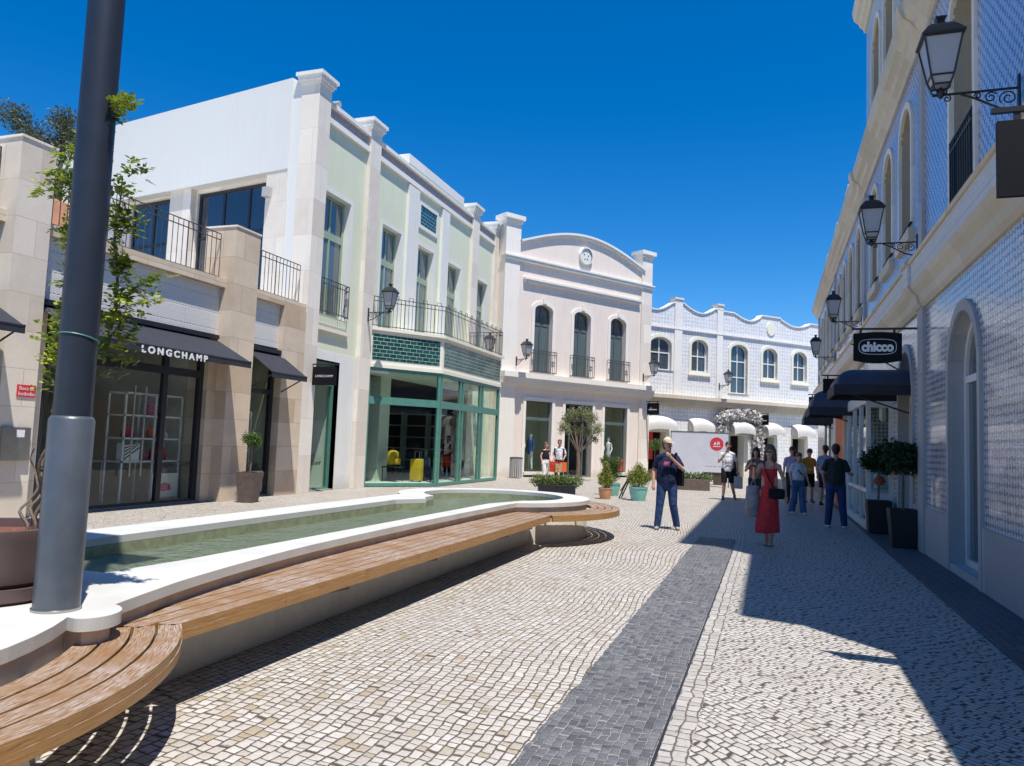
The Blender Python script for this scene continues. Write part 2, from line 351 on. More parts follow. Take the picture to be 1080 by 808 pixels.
class MB:
    def __init__(s, F=ID): s.bm = bmesh.new(); s.F = F
    def poly(s, pts): 
        try: return s.bm.faces.new([s.bm.verts.new(p) for p in pts])
        except ValueError: return None
    def box(s, a0, a1, b0, b1, c0, c1, bev=0):
        vs = [s.bm.verts.new((x, y, z)) for x in (a0, a1) for y in (b0, b1) for z in (c0, c1)]
        for f in ((0, 1, 3, 2), (4, 6, 7, 5), (0, 4, 5, 1), (2, 3, 7, 6), (0, 2, 6, 4), (1, 5, 7, 3)):
            s.bm.faces.new([vs[i] for i in f])
        if bev:
            es = list({e for v in vs for e in v.link_edges})
            bmesh.ops.bevel(s.bm, geom=es, offset=bev, segments=2, affect='EDGES', profile=.5)
        return s
    def obox(s, c, size, rz=0, rx=0, ry=0, bev=0):
        t = MB(); x, y, z = (v / 2 for v in size); t.box(-x, x, -y, y, -z, z, bev)
        m = Matrix.Translation(c) @ Matrix.Rotation(rz, 4, 'Z') @ Matrix.Rotation(ry, 4, 'Y') @ Matrix.Rotation(rx, 4, 'X')
        s.merge(t, m); return s
    def merge(s, t, m=ID):
        t.bm.transform(m); me = bpy.data.meshes.new('t'); t.bm.to_mesh(me); t.bm.free(); s.bm.from_mesh(me); bpy.data.meshes.remove(me)
    def prism(s, poly, z0, z1, holes=(), caps=(1, 1)):
        """horizontal plan polygon extruded from z0 to z1"""
        loops = [list(poly)] + [list(h) for h in holes]
        flat = [p for l in loops for p in l]
        tr = tessellate_polygon([[Vector((p[0], p[1], 0)) for p in l] for l in loops])
        lo = [s.bm.verts.new((p[0], p[1], z0)) for p in flat]; hi = [s.bm.verts.new((p[0], p[1], z1)) for p in flat]
        for t in tr:
            if caps[1]: s._f([hi[i] for i in t])
            if caps[0]: s._f([lo[i] for i in reversed(t)])
        o = 0
        for l in loops:
            n = len(l)
            for i in range(n):
                j = (i + 1) % n; s._f([lo[o + i], lo[o + j], hi[o + j], hi[o + i]])
            o += n
        return s
    def _f(s, vs):
        try: s.bm.faces.new(vs)
        except ValueError: pass
    def slab(s, outline, holes, d0, d1):
        """vertical (s,z) polygon with holes, between depths d0 and d1"""
        loops = [list(outline)] + [list(h) for h in holes]
        flat = [p for l in loops for p in l]
        tr = tessellate_polygon([[Vector((p[0], p[1], 0)) for p in l] for l in loops])
        a = [s.bm.verts.new((p[0], d0, p[1])) for p in flat]; b = [s.bm.verts.new((p[0], d1, p[1])) for p in flat]
        for t in tr:
            s._f([b[i] for i in t]); s._f([a[i] for i in reversed(t)])
        o = 0
        for l in loops:
            n = len(l)
            for i in range(n):
                j = (i + 1) % n; s._f([a[o + i], a[o + j], b[o + j], b[o + i]])
            o += n
        return s
    def tube(s, pts, r, n=8, caps=True):
        pts = [Vector(p) for p in pts]; rs = r if isinstance(r, (list, tuple)) else [r] * len(pts)
        rings = []; prev = None
        for i, p in enumerate(pts):
            d = (pts[min(i + 1, len(pts) - 1)] - pts[max(i - 1, 0)])
            if d.length < 1e-9: d = Vector((0, 0, 1))
            d.normalize()
            if prev is None:
                a = d.orthogonal().normalized()
            else:
                a = prev - d * prev.dot(d)
                a = a.normalized() if a.length > 1e-6 else d.orthogonal().normalized()
            prev = a; b = d.cross(a)
            rings.append([s.bm.verts.new(p + (a * math.cos(2 * PI * k / n) + b * math.sin(2 * PI * k / n)) * rs[i]) for k in range(n)])
        for i in range(len(rings) - 1):
            for k in range(n): s._f([rings[i][k], rings[i][(k + 1) % n], rings[i + 1][(k + 1) % n], rings[i + 1][k]])
        if caps: s._f(list(reversed(rings[0]))); s._f(rings[-1])
        return s
    def lathe(s, prof, c=(0, 0, 0), n=24, sq=None, rot=0):
        """profile [(r,z)...] revolved; sq=4 gives a square plan"""
        n = sq or n; rings = []
        for r, z in prof:
            if r < 1e-5: rings.append([s.bm.verts.new((c[0], c[1], c[2] + z))])
            else: rings.append([s.bm.verts.new((c[0] + r * math.cos(rot + 2 * PI * k / n), c[1] + r * math.sin(rot + 2 * PI * k / n), c[2] + z)) for k in range(n)])
        for i in range(len(rings) - 1):
            A, B = rings[i], rings[i + 1]
            for k in range(n):
                q = (k + 1) % n
                if len(A) == 1 and len(B) == 1: continue
                if len(A) == 1: s._f([A[0], B[q], B[k]])
                elif len(B) == 1: s._f([A[k], A[q], B[0]])
                else: s._f([A[k], A[q], B[q], B[k]])
        if len(rings[0]) > 1: s._f(list(reversed(rings[0])))
        if len(rings[-1]) > 1: s._f(rings[-1])
        return s
    def sweep(s, path, prof, closed=False):
        """sweep a (d,z) profile along a horizontal path [(x,y)], d to the right of travel"""
        n = len(path); P = [Vector((p[0], p[1], 0)) for p in path]; rings = []
        for i in range(n):
            if closed: a, b = P[i - 1], P[(i + 1) % n]
            else: a, b = P[max(i - 1, 0)], P[min(i + 1, n - 1)]
            t1 = (P[i] - a).normalized() if (P[i] - a).length > 1e-6 else (b - P[i]).normalized()
            t2 = (b - P[i]).normalized() if (b - P[i]).length > 1e-6 else t1
            t = (t1 + t2).normalized(); w = Vector((t.y, -t.x, 0)); k = 1 / max(.35, w.dot(Vector((t2.y, -t2.x, 0))))
            rings.append([s.bm.verts.new(P[i] + w * (d * k) + Vector((0, 0, z))) for d, z in prof])
        m = len(prof)
        for i in range(n if closed else n - 1):
            A, B = rings[i], rings[(i + 1) % n]
            for j in range(m): s._f([A[j], A[(j + 1) % m], B[(j + 1) % m], B[j]])
        if not closed: s._f(list(reversed(rings[0]))); s._f(rings[-1])
        return s
    def build(s, name, mat, parent=None, smooth=False, bevel=0, uvflow=None):
        bm = s.bm
        if bevel: bmesh.ops.bevel(bm, geom=[e for e in bm.edges if len(e.link_faces) == 2 and e.calc_face_angle(0) > .9], offset=bevel, segments=2, affect='EDGES')
        bmesh.ops.recalc_face_normals(bm, faces=bm.faces)
        uvl = bm.loops.layers.uv.new('UVMap')
        for f in bm.faces:
            n = f.normal; ax = max(range(3), key=lambda i: abs(n[i]))
            for l in f.loops:
                c = l.vert.co
                l[uvl].uv = uvflow(c) if uvflow else ((c.x, c.z) if ax == 1 else ((c.y, c.z) if ax == 0 else (c.x, c.y)))
        bm.transform(s.F)
        if s.F.determinant() < 0: bmesh.ops.reverse_faces(bm, faces=bm.faces)
        me = bpy.data.meshes.new(name); bm.to_mesh(me); bm.free()
        if smooth:
            me.shade_smooth()
            if smooth != 2: me.set_sharp_from_angle(angle=math.radians(42))
        ms = mat if isinstance(mat, (list, tuple)) else [mat]
        for m_ in ms: me.materials.append(MT[m_] if isinstance(m_, str) else m_)
        o = bpy.data.objects.new(name, me); COL.objects.link(o)
        if parent is not None: setparent(o, parent)
        return o

def worldmat(o):
    m = Matrix.Translation(o.location) @ o.rotation_euler.to_matrix().to_4x4() @ Matrix.Diagonal((*o.scale, 1))
    return (worldmat(o.parent) @ o.matrix_parent_inverse @ m) if o.parent else m
def setparent(o, p):
    o.parent = p; o.matrix_parent_inverse = worldmat(p).inverted()
def tag(o, label, cat, group=None, kind=None):
    if label: o['label'] = label
    if cat: o['category'] = cat
    if group: o['group'] = group
    if kind: o['kind'] = kind
    return o
def thing(name, label, cat, loc=(0, 0, 0), group=None):
    o = bpy.data.objects.new(name, None); COL.objects.link(o); o.location = loc; o.empty_display_size = .2
    return tag(o, label, cat, group)
def kids(o): return [c for c in bpy.data.objects if c.parent == o]
def dup(root, loc, rz=0, label=None, group=None, scale=None):
    def rec(o, par):
        c = o.copy(); COL.objects.link(c)
        if par is not None: c.parent = par
        for ch in kids_of[o]: rec(ch, c)
        return c
    kids_of = {}
    def collect(o):
        kids_of[o] = kids(o)
        for ch in kids_of[o]: collect(ch)
    collect(root)
    r = rec(root, None); r.location = loc; r.rotation_euler = (0, 0, rz)
    if scale: r.scale = (scale,) * 3
    if label: r['label'] = label
    if group: r['group'] = group
    return r

def opening(s0, s1, z0, z1, rise=0, n=12):
    """outline of a window or door opening; rise = height of the arched head"""
    if rise <= 0: return [(s0, z0), (s1, z0), (s1, z1), (s0, z1)]
    c = (s0 + s1) / 2; w = (s1 - s0) / 2; zs = z1 - rise
    return [(s0, z0), (s1, z0)] + [(c + w * math.cos(PI * i / n), zs + rise * math.sin(PI * i / n)) for i in range(n + 1)]
def inset(s0, s1, z0, z1, rise, t, tb=None):
    return opening(s0 + t, s1 - t, z0 + (t if tb is None else tb), z1 - t, max(0, rise - t * .5) if rise else 0)

def window(F, par, s0, s1, z0, z1, rise=0, d=-.2, fm='white_paint', gm='pane', ft=.06, mull=(), bars=(), sur=None, sm='pink_trim', st=.14, sproud=.04, sill=False, name='window', fth=.06):
    m = MB(F)
    m.slab(opening(s0, s1, z0, z1, rise), [inset(s0, s1, z0, z1, rise, ft)], d - fth / 2, d + fth / 2)
    for a in mull:
        x = s0 + (s1 - s0) * a; m.box(x - ft * .45, x + ft * .45, d - fth * .4, d + fth * .4, z0 + ft, z1 - ft * .9 - (rise * (2 * abs(a - .5)) ** 2 if rise else 0))
    for b in bars:
        z, h = b if isinstance(b, tuple) else (b, ft * .8)
        m.box(s0 + ft, s1 - ft, d - fth * .45, d + fth * .45, z - h / 2, z + h / 2)
    w = m.build(name, fm, par)
    g = MB(F); o = inset(s0, s1, z0, z1, rise, ft * .5)
    g.slab(o, [], d - .012, d - .004)
    g.build('pane', gm, w)
    if sur:
        t = MB(F); t.slab(opening(s0 - st, s1 + st, z0 - (st if sill else 0), z1 + st, rise + (st * .5 if rise else 0)), [opening(s0, s1, z0, z1, rise)], -.02, sproud)
        t.build('window_surround', sm, w)
    if sill:
        t = MB(F); t.box(s0 - st - .05, s1 + st + .05, -.05, .12, z0 - st - .06, z0 - st + .02)
        t.build('sill', sm, w)
    return w

def railing(par, path, h=.95, step=.12, name='balcony_railing', mat='rail_iron', r=.009, fancy=False, F=ID):
    m = MB(F); P = [Vector(p) for p in path]
    for off in (h, h - .14, .06):
        m.tube([p + Vector((0, 0, off)) for p in P], r * 1.5, 6)
    for a, b in zip(P, P[1:]):
        L = (b - a).length; n = max(1, int(L / step))
        for i in range(n + 1):
            q = a.lerp(b, i / n); top = h
            m.tube([q + Vector((0, 0, 0.02)), q + Vector((0, 0, top))], r if i % 8 else r * 1.6, 5)
    return m.build(name, mat, par)

def room(F, par, s0, s1, dep, z1, wm='int_wall', back='int_wall', floor='int_floor', d0=-.12, z0=.03, ceil='int_light'):
    t = .05
    m = MB(F); m.box(s0, s1, -dep, -dep + t, z0, z1); m.build('interior_back_wall', back, par)
    m = MB(F); m.box(s0, s0 + t, -dep + t, d0, z0, z1); m.box(s1 - t, s1, -dep + t, d0, z0, z1); m.build('interior_side_wall', wm, par)
    m = MB(F); m.box(s0, s1, -dep, d0, z1, z1 + .08); m.build('interior_ceiling', ceil, par)
    m = MB(F); m.box(s0, s1, -dep, d0 + .1, .004, z0); m.build('interior_floor', floor, par)

def text(s_, size, F, s0, d, z, mat, par, align='LEFT', ext=.004, name='lettering', sx=1.0, flip=False, spacing=1.0, bold=0.0):
    cu = bpy.data.curves.new(name, 'FONT'); cu.body = s_; cu.size = size; cu.extrude = ext; cu.align_x = align; cu.space_character = spacing; cu.offset = bold
    o = bpy.data.objects.new('tmp', cu); COL.objects.link(o); bpy.context.view_layer.update()
    me = bpy.data.meshes.new_from_object(o.evaluated_get(bpy.context.evaluated_depsgraph_get())); bpy.data.objects.remove(o); bpy.data.curves.remove(cu)
    # text x -> s, text y -> z, text z -> outward
    sg = -1 if flip else 1
    L = Matrix(((sx * sg, 0, 0, s0), (0, 0, 1, d), (0, 1, 0, z), (0, 0, 0, 1)))
    me.transform(F @ L); me.materials.append(MT[mat]); me.name = name
    o = bpy.data.objects.new(name, me); COL.objects.link(o)
    if par is not None: setparent(o, par)
    return o

def leaves(name, mat, par, blobs, n, size, ar=.5, seed=1, shell=.35, droop=0.0, F=ID, curl=True):
    """leaf-sized faces through the volume of ellipsoid blobs [(centre,(rx,ry,rz))]"""
    R = random.Random(seed); bm = bmesh.new(); wts = [b[1][0] * b[1][1] + b[1][0] * b[1][2] for b in blobs]; tot = sum(wts)
    for (c, rr), w in zip(blobs, wts):
        for i in range(max(3, int(n * w / tot))):
            while True:
                v = Vector((R.uniform(-1, 1), R.uniform(-1, 1), R.uniform(-1, 1)))
                if .02 < v.length < 1: break
            q = v.normalized() * (shell + (1 - shell) * R.random() ** .6) * (0.82 + .3 * noise.noise(v * 2.2 + Vector(c)) + .12 * R.random())
            p = Vector((c[0] + q.x * rr[0], c[1] + q.y * rr[1], c[2] + q.z * rr[2]))
            leaf(bm, p, v.normalized(), size * R.uniform(.6, 1.3), ar, R, droop)
    me = bpy.data.meshes.new(name); bm.transform(F); bm.to_mesh(me); bm.free(); me.materials.append(MT[mat])
    o = bpy.data.objects.new(name, me); COL.objects.link(o)
    if par is not None: setparent(o, par)
    return o
def leaf(bm, p, out, s, ar, R, droop=0):
    t = Vector((R.uniform(-1, 1), R.uniform(-1, 1), R.uniform(-1, 1) - droop)).normalized()
    nrm = (out * .8 + Vector((R.uniform(-1, 1), R.uniform(-1, 1), R.uniform(-.2, 1)))).normalized()
    b = t.cross(nrm)
    if b.length < 1e-4: b = t.orthogonal()
    b.normalize(); nn = b.cross(t)
    a0 = p; a1 = p + t * s * .5 + b * s * ar * .5 + nn * s * .06; a2 = p + t * s; a3 = p + t * s * .5 - b * s * ar * .5 + nn * s * .06
    vs = [bm.verts.new(x) for x in (a0, a1, a2, a3)]
    bm.faces.new(vs)

def catmull(pts, n=6, closed=False):
    P = [Vector(p) for p in pts]; out = []; N = len(P)
    rng = range(N if closed else N - 1)
    for i in rng:
        p0 = P[(i - 1) % N] if closed or i > 0 else P[0]; p1 = P[i]; p2 = P[(i + 1) % N]; p3 = P[(i + 2) % N] if closed or i + 2 < N else P[-1]
        for k in range(n):
            t = k / n
            out.append(.5 * ((2 * p1) + (-p0 + p2) * t + (2 * p0 - 5 * p1 + 4 * p2 - p3) * t * t + (-p0 + 3 * p1 - 3 * p2 + p3) * t ** 3))
    if not closed: out.append(P[-1])
    return out
SKY_AIR, SKY_DUST, SKY_OZ, SKY_SAT, SKY_HUE, SKY_STR, SUN_STR, EXPO = .9, 0.0, 5.0, 1.38, .503, .118, 4.8, 0.45
# ------------------------------------------------------------------ ground
def sheet(name, pts, z, mat):
    m = MB(); m.poly([(x, y, z) for x, y in pts]); o = m.build(name, mat); tag(o, None, None, kind='structure'); return o
sheet('ground', [(-300, -300), (300, -300), (300, 300), (-300, 300)], 0, 'cream_setts')
sheet('path', [(-.40, -8), (1.85, -8), (1.85, 47), (-.40, 30)], .004, 'diag_setts')
sheet('path', [(-.535, -8), (-.38, -8), (-.38, 13.6), (-.535, 13.6)], .008, 'row_setts')
RJ = random.Random(9)
jag = [(-1.19 + RJ.uniform(-.012, .012), 14.2 - i * .075 - (.0 if k_ else .006)) for i in range(296) for k_ in (0,)]
sheet('pavement', [(-1.19, -8), (-.555, -8), (-.555, 14.2)] + jag, .012, 'dark_setts')
sheet('pavement', [(1.85, -8), (2.6, -8), (2.6, 47), (1.85, 47)], .012, 'slate_setts')
m = MB(); m.box(-.552, -.538, -2, 13.3, .002, .0095); o = m.build('drain_channel', 'iron'); tag(o, 'thin black slot drain running along the edge of the dark stone stripe', 'drain')

# ------------------------------------------------------------------ fountain
NC = Vector((-4.70, 1.95)); FC = Vector((-4.65, 12.75))
def arc(c, r, a0, a1, n=24): return [(c[0] + r * math.cos(math.radians(a0 + (a1 - a0) * i / n)), c[1] + r * math.sin(math.radians(a0 + (a1 - a0) * i / n))) for i in range(n + 1)]
lobe = [(p_.x, p_.y) for p_ in catmull([Vector(q_) for q_ in ((-3.31, 2.935, 0), (-3.24, 2.93, 0), (-3.185, 2.985, 0), (-3.17, 3.07, 0), (-3.20, 3.16, 0), (-3.27, 3.225, 0), (-3.34, 3.255, 0))], 4)]
side = catmull([(-3.34, 3.255), (-3.44, 3.62), (-3.54, 4.05), (-3.66, 4.85), (-3.75, 5.8), (-3.80, 7.65), (-3.80, 9.6), (-3.77, 10.9), (-3.74, 11.3)], 5)
side = [(p.x, p.y) if hasattr(p, 'x') else p for p in [Vector((q[0], q[1])) for q in side]]
outer = arc(NC, 1.70, -230, 35, 44)[:-1] + lobe + side[1:] + arc(FC, 1.70, -56, 222, 50) + [(-5.93, 11.3), (-5.93, 3.15)]
def shrink(path, d):
    n = len(path); out = []
    for i in range(n):
        a, b, c = Vector(path[i - 1]), Vector(path[i]), Vector(path[(i + 1) % n])
        t = ((b - a).normalized() + (c - b).normalized())
        t = t.normalized() if t.length > 1e-5 else (c - b).normalized()
        out.append((b.x - t.y * d, b.y + t.x * d))
    return out
pool = [(-5.43, 3.9), (-4.12, 3.9), (-4.06, 4.6), (-4.06, 10.9), (-3.93, 11.4)] + arc(FC, 1.24, -48, 235, 40) + [(-5.30, 11.25), (-5.15, 11.0), (-5.28, 10.75), (-5.43, 10.5)]
ft = thing('fountain', 'long low white fountain basin with rounded ends full of green rippling water', 'fountain', (-4.7, 7.4, 0))
m = MB(); m.prism(outer, .575, .64, [pool]); cop = m.build('coping', 'coping', ft, bevel=.006)
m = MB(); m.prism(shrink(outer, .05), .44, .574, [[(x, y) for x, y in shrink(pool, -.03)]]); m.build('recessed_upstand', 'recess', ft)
base = arc(NC, 1.66, -230, 38, 40) + [(-3.45, 3.3), (-3.60, 4.0), (-3.63, 6), (-3.63, 11.2)] + arc(FC, 1.66, -50, 222, 44) + [(-5.88, 11.3), (-5.88, 3.2)]
m = MB(); m.prism(base, 0, .44, [[(x, y) for x, y in shrink(pool, -.03)]]); m.build('base_wall', 'basewall', ft)
m = MB(); m.prism(shrink(pool, -.031), .20, .572, [pool], caps=(0, 1)); m.prism(pool, .20, .25); m.build('basin', 'basin', ft)
m = MB(); m.prism([(x, y) for x, y in pool], .472, .476, caps=(0, 1))
bm = m.bm
wt = m.build('water', 'water', ft)
R0 = random.Random(3)
for y in (4.25, 4.8, 5.35, 6.0, 6.7, 7.5, 8.35, 9.3, 10.4, 11.3):
    m = MB()
    c = (-4.42, y, .475)
    m.tube([(c[0], c[1], .42), (c[0], c[1], .49)], .018, 8)
    for i in range(7):
        a = R0.uniform(0, 6.28); r = R0.uniform(.01, .035); h = R0.uniform(.015, .045)
        pts = [(c[0], c[1], .475), (c[0] + math.cos(a) * r * .5, c[1] + math.sin(a) * r * .5, .48 + h), (c[0] + math.cos(a) * r, c[1] + math.sin(a) * r, .475)]
        m.tube(catmull(pts, 4), [.0045] * 9, 5)
    m.build('water_jet', 'frost', ft, smooth=True)
# benches ---------------------------------------------------------------------
def arcseat(c, radii, a0, a1, par, z0=.455, z1=.5, n=36):
    """concentric curved slats with bevelled edges; uv runs along the grain"""
    for (r0, r1) in radii:
        m = MB()
        poly = arc(c, r1, a0, a1, n) + list(reversed(arc(c, r0, a0, a1, n)))
        m.prism(poly, z0, z1)
        m.build('seat_slat', 'wood', par, bevel=.004, uvflow=lambda v, c=c, r0=r0: (math.atan2(v.y - c[1], v.x - c[0]) * 2.1 + r0 * 3.7, math.hypot(v.x - c[0], v.y - c[1]) + v.z))
    m = MB(); poly = arc(c, radii[0][1] + .004, a0, a1, n) + list(reversed(arc(c, radii[0][1] - .04, a0, a1, n)))
    m.prism(poly, .405, z0 - .001)
    m.build('front_fascia', 'wood', par, uvflow=lambda v, c=c: (math.atan2(v.y - c[1], v.x - c[0]) * 2.1, v.z * 2 + math.hypot(v.x - c[0], v.y - c[1])))
rad = [(2.105, 2.225), (1.985, 2.09), (1.862, 1.968), (1.735, 1.845)]
b1 = thing('curved_bench', 'curved timber bench of four concentric slats around the near end of the fountain', 'bench', (NC.x, NC.y, 0), 'timber benches around the fountain')
arcseat(NC, rad, -52, 45.5, b1)
for a in (-40, -18, 4, 24, 43):
    m = MB(); ca, sa = math.cos(math.radians(a)), math.sin(math.radians(a)); m.obox((NC.x + 1.93 * ca, NC.y + 1.93 * sa, .441), (.52, .05, .022), rz=math.radians(a)); m.build('support_bracket', 'steel', b1)
b3 = thing('curved_bench', 'curved timber bench wrapped around the far rounded end of the fountain', 'bench', (FC.x, FC.y, 0), 'timber benches around the fountain')
arcseat(FC, rad, -46.0, 56, b3)
for a in (-40, -15, 10, 35, 50):
    m = MB(); ca, sa = math.cos(math.radians(a)), math.sin(math.radians(a)); m.obox((FC.x + 1.93 * ca, FC.y + 1.93 * sa, .441), (.52, .05, .022), rz=math.radians(a)); m.build('support_bracket', 'steel', b3)
b2 = thing('straight_bench', 'long straight timber slatted bench along the street side of the fountain', 'bench', (-3.45, 7.2, 0), 'timber benches around the fountain')
ys = [3.54, 4.53, 5.63, 7.35, 9.25, 11.02]
def inner_x(y):
    for (x0, y0), (x1, y1) in zip(side, side[1:]):
        if y0 <= y <= y1: return x0 + (x1 - x0) * (y - y0) / (y1 - y0) - .012
    return -3.76
for a, b in zip(ys, ys[1:]):
    for i in range(5):
        x1 = -3.15 - i * .122; x0 = x1 - .11; R_, L_ = [], []
        ya_, yb_ = a + .004, b - .004; xm = x1 - .05
        if a == ys[0]: ya_ = NC.y + (xm - NC.x) * 1.018 + .008
        if b == ys[-1]: yb_ = min(FC.y - (xm - FC.x) * 1.036 - .008, 11.42)
        for j in range(17):
            y = ya_ + (yb_ - ya_) * j / 16; xl = inner_x(y) if i == 4 else max(x0, inner_x(y))
            if xl < x1 - .004: R_.append((x1, y)); L_.append((xl, y))
        if len(R_) < 2: continue
        m = MB(); m.prism(R_ + L_[::-1], .455, .5)
        m.build('seat_slat', 'wood', b2, bevel=.003, uvflow=lambda v, i=i, a=a: (v.y + a, v.x + v.z + i * 3.3))
    m = MB(); m.box(-3.19, -3.146, a + .004, b - (.004 if b < 11 else -.17), .405, .4545); m.build('front_fascia', 'wood', b2, uvflow=lambda v, a=a: (v.y + a * 2, v.z * 2 + v.x))
for y in ys[:-1]:
    for dy in (.12, .75):
        m = MB(); m.box(-3.625, -3.2, y + dy - .03, y + dy + .03, .415, .440); m.build('support_bracket', 'iron', b2)
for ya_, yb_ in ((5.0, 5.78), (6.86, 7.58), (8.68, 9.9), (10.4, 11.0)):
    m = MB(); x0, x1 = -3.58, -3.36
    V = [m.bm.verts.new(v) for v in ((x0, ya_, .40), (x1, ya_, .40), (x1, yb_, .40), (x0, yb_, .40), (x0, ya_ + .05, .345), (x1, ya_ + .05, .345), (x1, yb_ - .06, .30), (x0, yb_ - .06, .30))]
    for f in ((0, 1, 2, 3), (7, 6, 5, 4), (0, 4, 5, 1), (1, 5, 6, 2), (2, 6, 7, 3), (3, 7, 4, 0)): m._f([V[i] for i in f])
    m.build('shade_wedge', 'iron', b2)  # solid dark wedges standing in for the shade under the seat
m = MB(); m.box(-3.70, -3.20, 3.75, 11.0, .4405, .4545); m.build('sun_blocking_board', 'iron', b2)  # dark board added to stop sun leaking through the slat gaps

# ------------------------------------------------------------------ tall pole, climbing plant and pot
pl = thing('lamp_post', 'tall dark grey cylindrical lamp post rising from the white fountain edge out of the picture', 'lamp post', (-3.5, 3.03, .64))
m = MB(); m.lathe([(.110, .003), (.110, .985), (.100, 1.0), (.094, 1.004)], (-3.5, 3.03, .64), 40); m.build('base_sleeve', 'pole', pl, smooth=True)
m = MB(); m.lathe([(.094, .99), (.088, 7.5)], (-3.5, 3.03, .64), 40); m.build('shaft', 'pole_dark', pl, smooth=True)
m = MB(); m.lathe([(.115, .0015), (.118, .012), (.110, .016)], (-3.5, 3.03, .64), 40); m.build('foot_ring', 'steel', pl, smooth=True)
m = MB(); ring = [(-3.5 + .0965 * math.cos(t * PI / 12), 3.03 + .0965 * math.sin(t * PI / 12), 2.06 - .02 * math.sin(t * PI / 12)) for t in range(25)]
m.tube(ring, .0035, 5, caps=False); o = m.build('plant_tie', 'green_frame', pl)
m = MB(); m.box(-.45, .45, -.2, .2, 0, .14); m.F = Matrix.Translation((-3.5, 3.03, 8.1)); m.build('lamp_head', 'pole', pl)

PC = (-4.10, 3.10)
pot = thing('round_planter', 'large mauve brown round plant pot on a saucer beside the tall pole', 'plant pot', (PC[0], PC[1], .64))
m = MB(); m.lathe([(0, .075), (.30, .075), (.335, .10), (.365, .33), (.372, .36), (.372, .385), (.335, .385), (.33, .33), (0, .33)], (PC[0], PC[1], .64), 40); m.build('bowl', 'brown_pot', pot, smooth=True)
m = MB(); m.lathe([(0, .004), (.36, .004), (.385, .02), (.39, .085), (.37, .085), (.365, .03), (0, .03)], (PC[0], PC[1], .64), 40); m.build('saucer', 'brown_pot', pot, smooth=True)
m = MB(); m.lathe([(0, .335), (.2, .35), (.328, .335), (.328, .325)], (PC[0], PC[1], .64), 26); m.build('mulch', 'soil', pot)

vine = thing('climbing_plant', 'leafy yellow green climbing shrub with thin bare stems growing up behind the tall pole', 'plant', (PC[0] + .12, PC[1] + .05, .98))
RV = random.Random(11)
def wander(a, b, n=7, amp=.05):
    a, b = Vector(a), Vector(b); out = []
    for i in range(n + 1):
        t = i / n; k = amp * math.sin(PI * t)
        out.append(a.lerp(b, t) + Vector((RV.uniform(-k, k), RV.uniform(-k, k), RV.uniform(-k, k) * .5)))
    return catmull(out, 3)
root = Vector((PC[0] + .16, PC[1] + .12, .98))
stems = []
main = [wander(root + Vector((RV.uniform(-.1, .1), RV.uniform(-.08, .08), 0)), t, 8, .05) for t in ((-3.84, 3.28, 1.9), (-3.80, 3.26, 2.6), (-3.95, 3.3, 1.5), (-4.06, 3.28, 1.45), (-3.86, 3.3, 1.7))]
main += [wander((-3.80, 3.26, 2.55), (-3.76, 3.28, 3.35), 6, .04), wander((-3.84, 3.28, 1.85), (-3.52, 3.32, 2.2), 5, .04), wander((-3.6, 3.32, 2.15), (-3.58, 3.3, 3.05), 6, .04)]
for s_ in main: stems.append((s_, .010, .004))
tips = []
Lp = [(-4.03, 3.21), (-4.09, 3.1), (-3.96, 2.94), (-4.12, 2.98), (-3.94, 3.38), (-3.87, 3.40), (-4.1, 2.8), (-3.98, 2.71), (-4.02, 2.48), (-3.92, 2.56), (-4.09, 2.26), (-3.92, 2.25), (-3.98, 2.08), (-3.9, 3.05), (-3.88, 2.42), (-3.96, 3.29), (-3.93, 2.17), (-3.95, 1.86), (-3.91, 1.64), (-3.9, 2.85), (-3.86, 3.2), (-3.88, 2.0), (-3.85, 2.65)]
Rp = [(-3.50, 3.10), (-3.5, 2.97), (-3.48, 2.75), (-3.44, 2.79), (-3.36, 2.76), (-3.48, 2.61), (-3.5, 2.5), (-3.40, 2.42), (-3.30, 2.45), (-3.46, 2.3), (-3.5, 2.2), (-3.30, 2.32), (-3.46, 2.12), (-3.5, 2.0)]
for q, cx0 in ((Lp, -3.80), (Rp, -3.56)):
    for x, z in q:
        a = Vector((cx0, 3.27, z - RV.uniform(.02, .16))); tips.append((a, Vector((x, 3.3 + RV.uniform(-.1, .1), z)))); stems.append((wander(a, tips[-1][1], 4, .025), .004, .0015))
a, b = Vector((-3.74, 3.2, 3.22)), Vector((-3.30, 3.02, 3.36)); tips.append((a, b)); tips.append((a.lerp(b, .5), b)); stems.append((wander(a, b, 5, .03), .005, .0015))
m = MB()
for p, r0, r1 in stems:
    n_ = len(p); m.tube(p, [r0 + (r1 - r0) * i / (n_ - 1) for i in range(n_)], 6)
m.build('stem', 'bark', vine, smooth=True)
bm = bmesh.new(); bm2 = bmesh.new()
def pinnate(bmx, p, d, s, R):
    """a small compound leaf: leaflets in pairs along a short stalk"""
    d = d.normalized(); side_ = d.cross(Vector((R.uniform(-.4, .4), R.uniform(-.4, .4), 1))).normalized(); up = side_.cross(d)
    for i in range(3):
        base = p + d * s * (.35 + .5 * i)
        for sg in ((-1, 1) if i < 2 else (0,)):
            t = (d * .55 + side_ * sg * .95 + up * R.uniform(-.25, .25)).normalized(); w = t.cross(up + Vector((R.uniform(-.5, .5),) * 3)).normalized()
            l = s * R.uniform(.75, 1.1)
            q = [base, base + t * l * .3 + w * l * .26, base + t * l * .7 + w * l * .22 - up * l * .05, base + t * l - up * l * .1, base + t * l * .7 - w * l * .22 - up * l * .05, base + t * l * .3 - w * l * .26]
            bmx.faces.new([bmx.verts.new(x) for x in q])
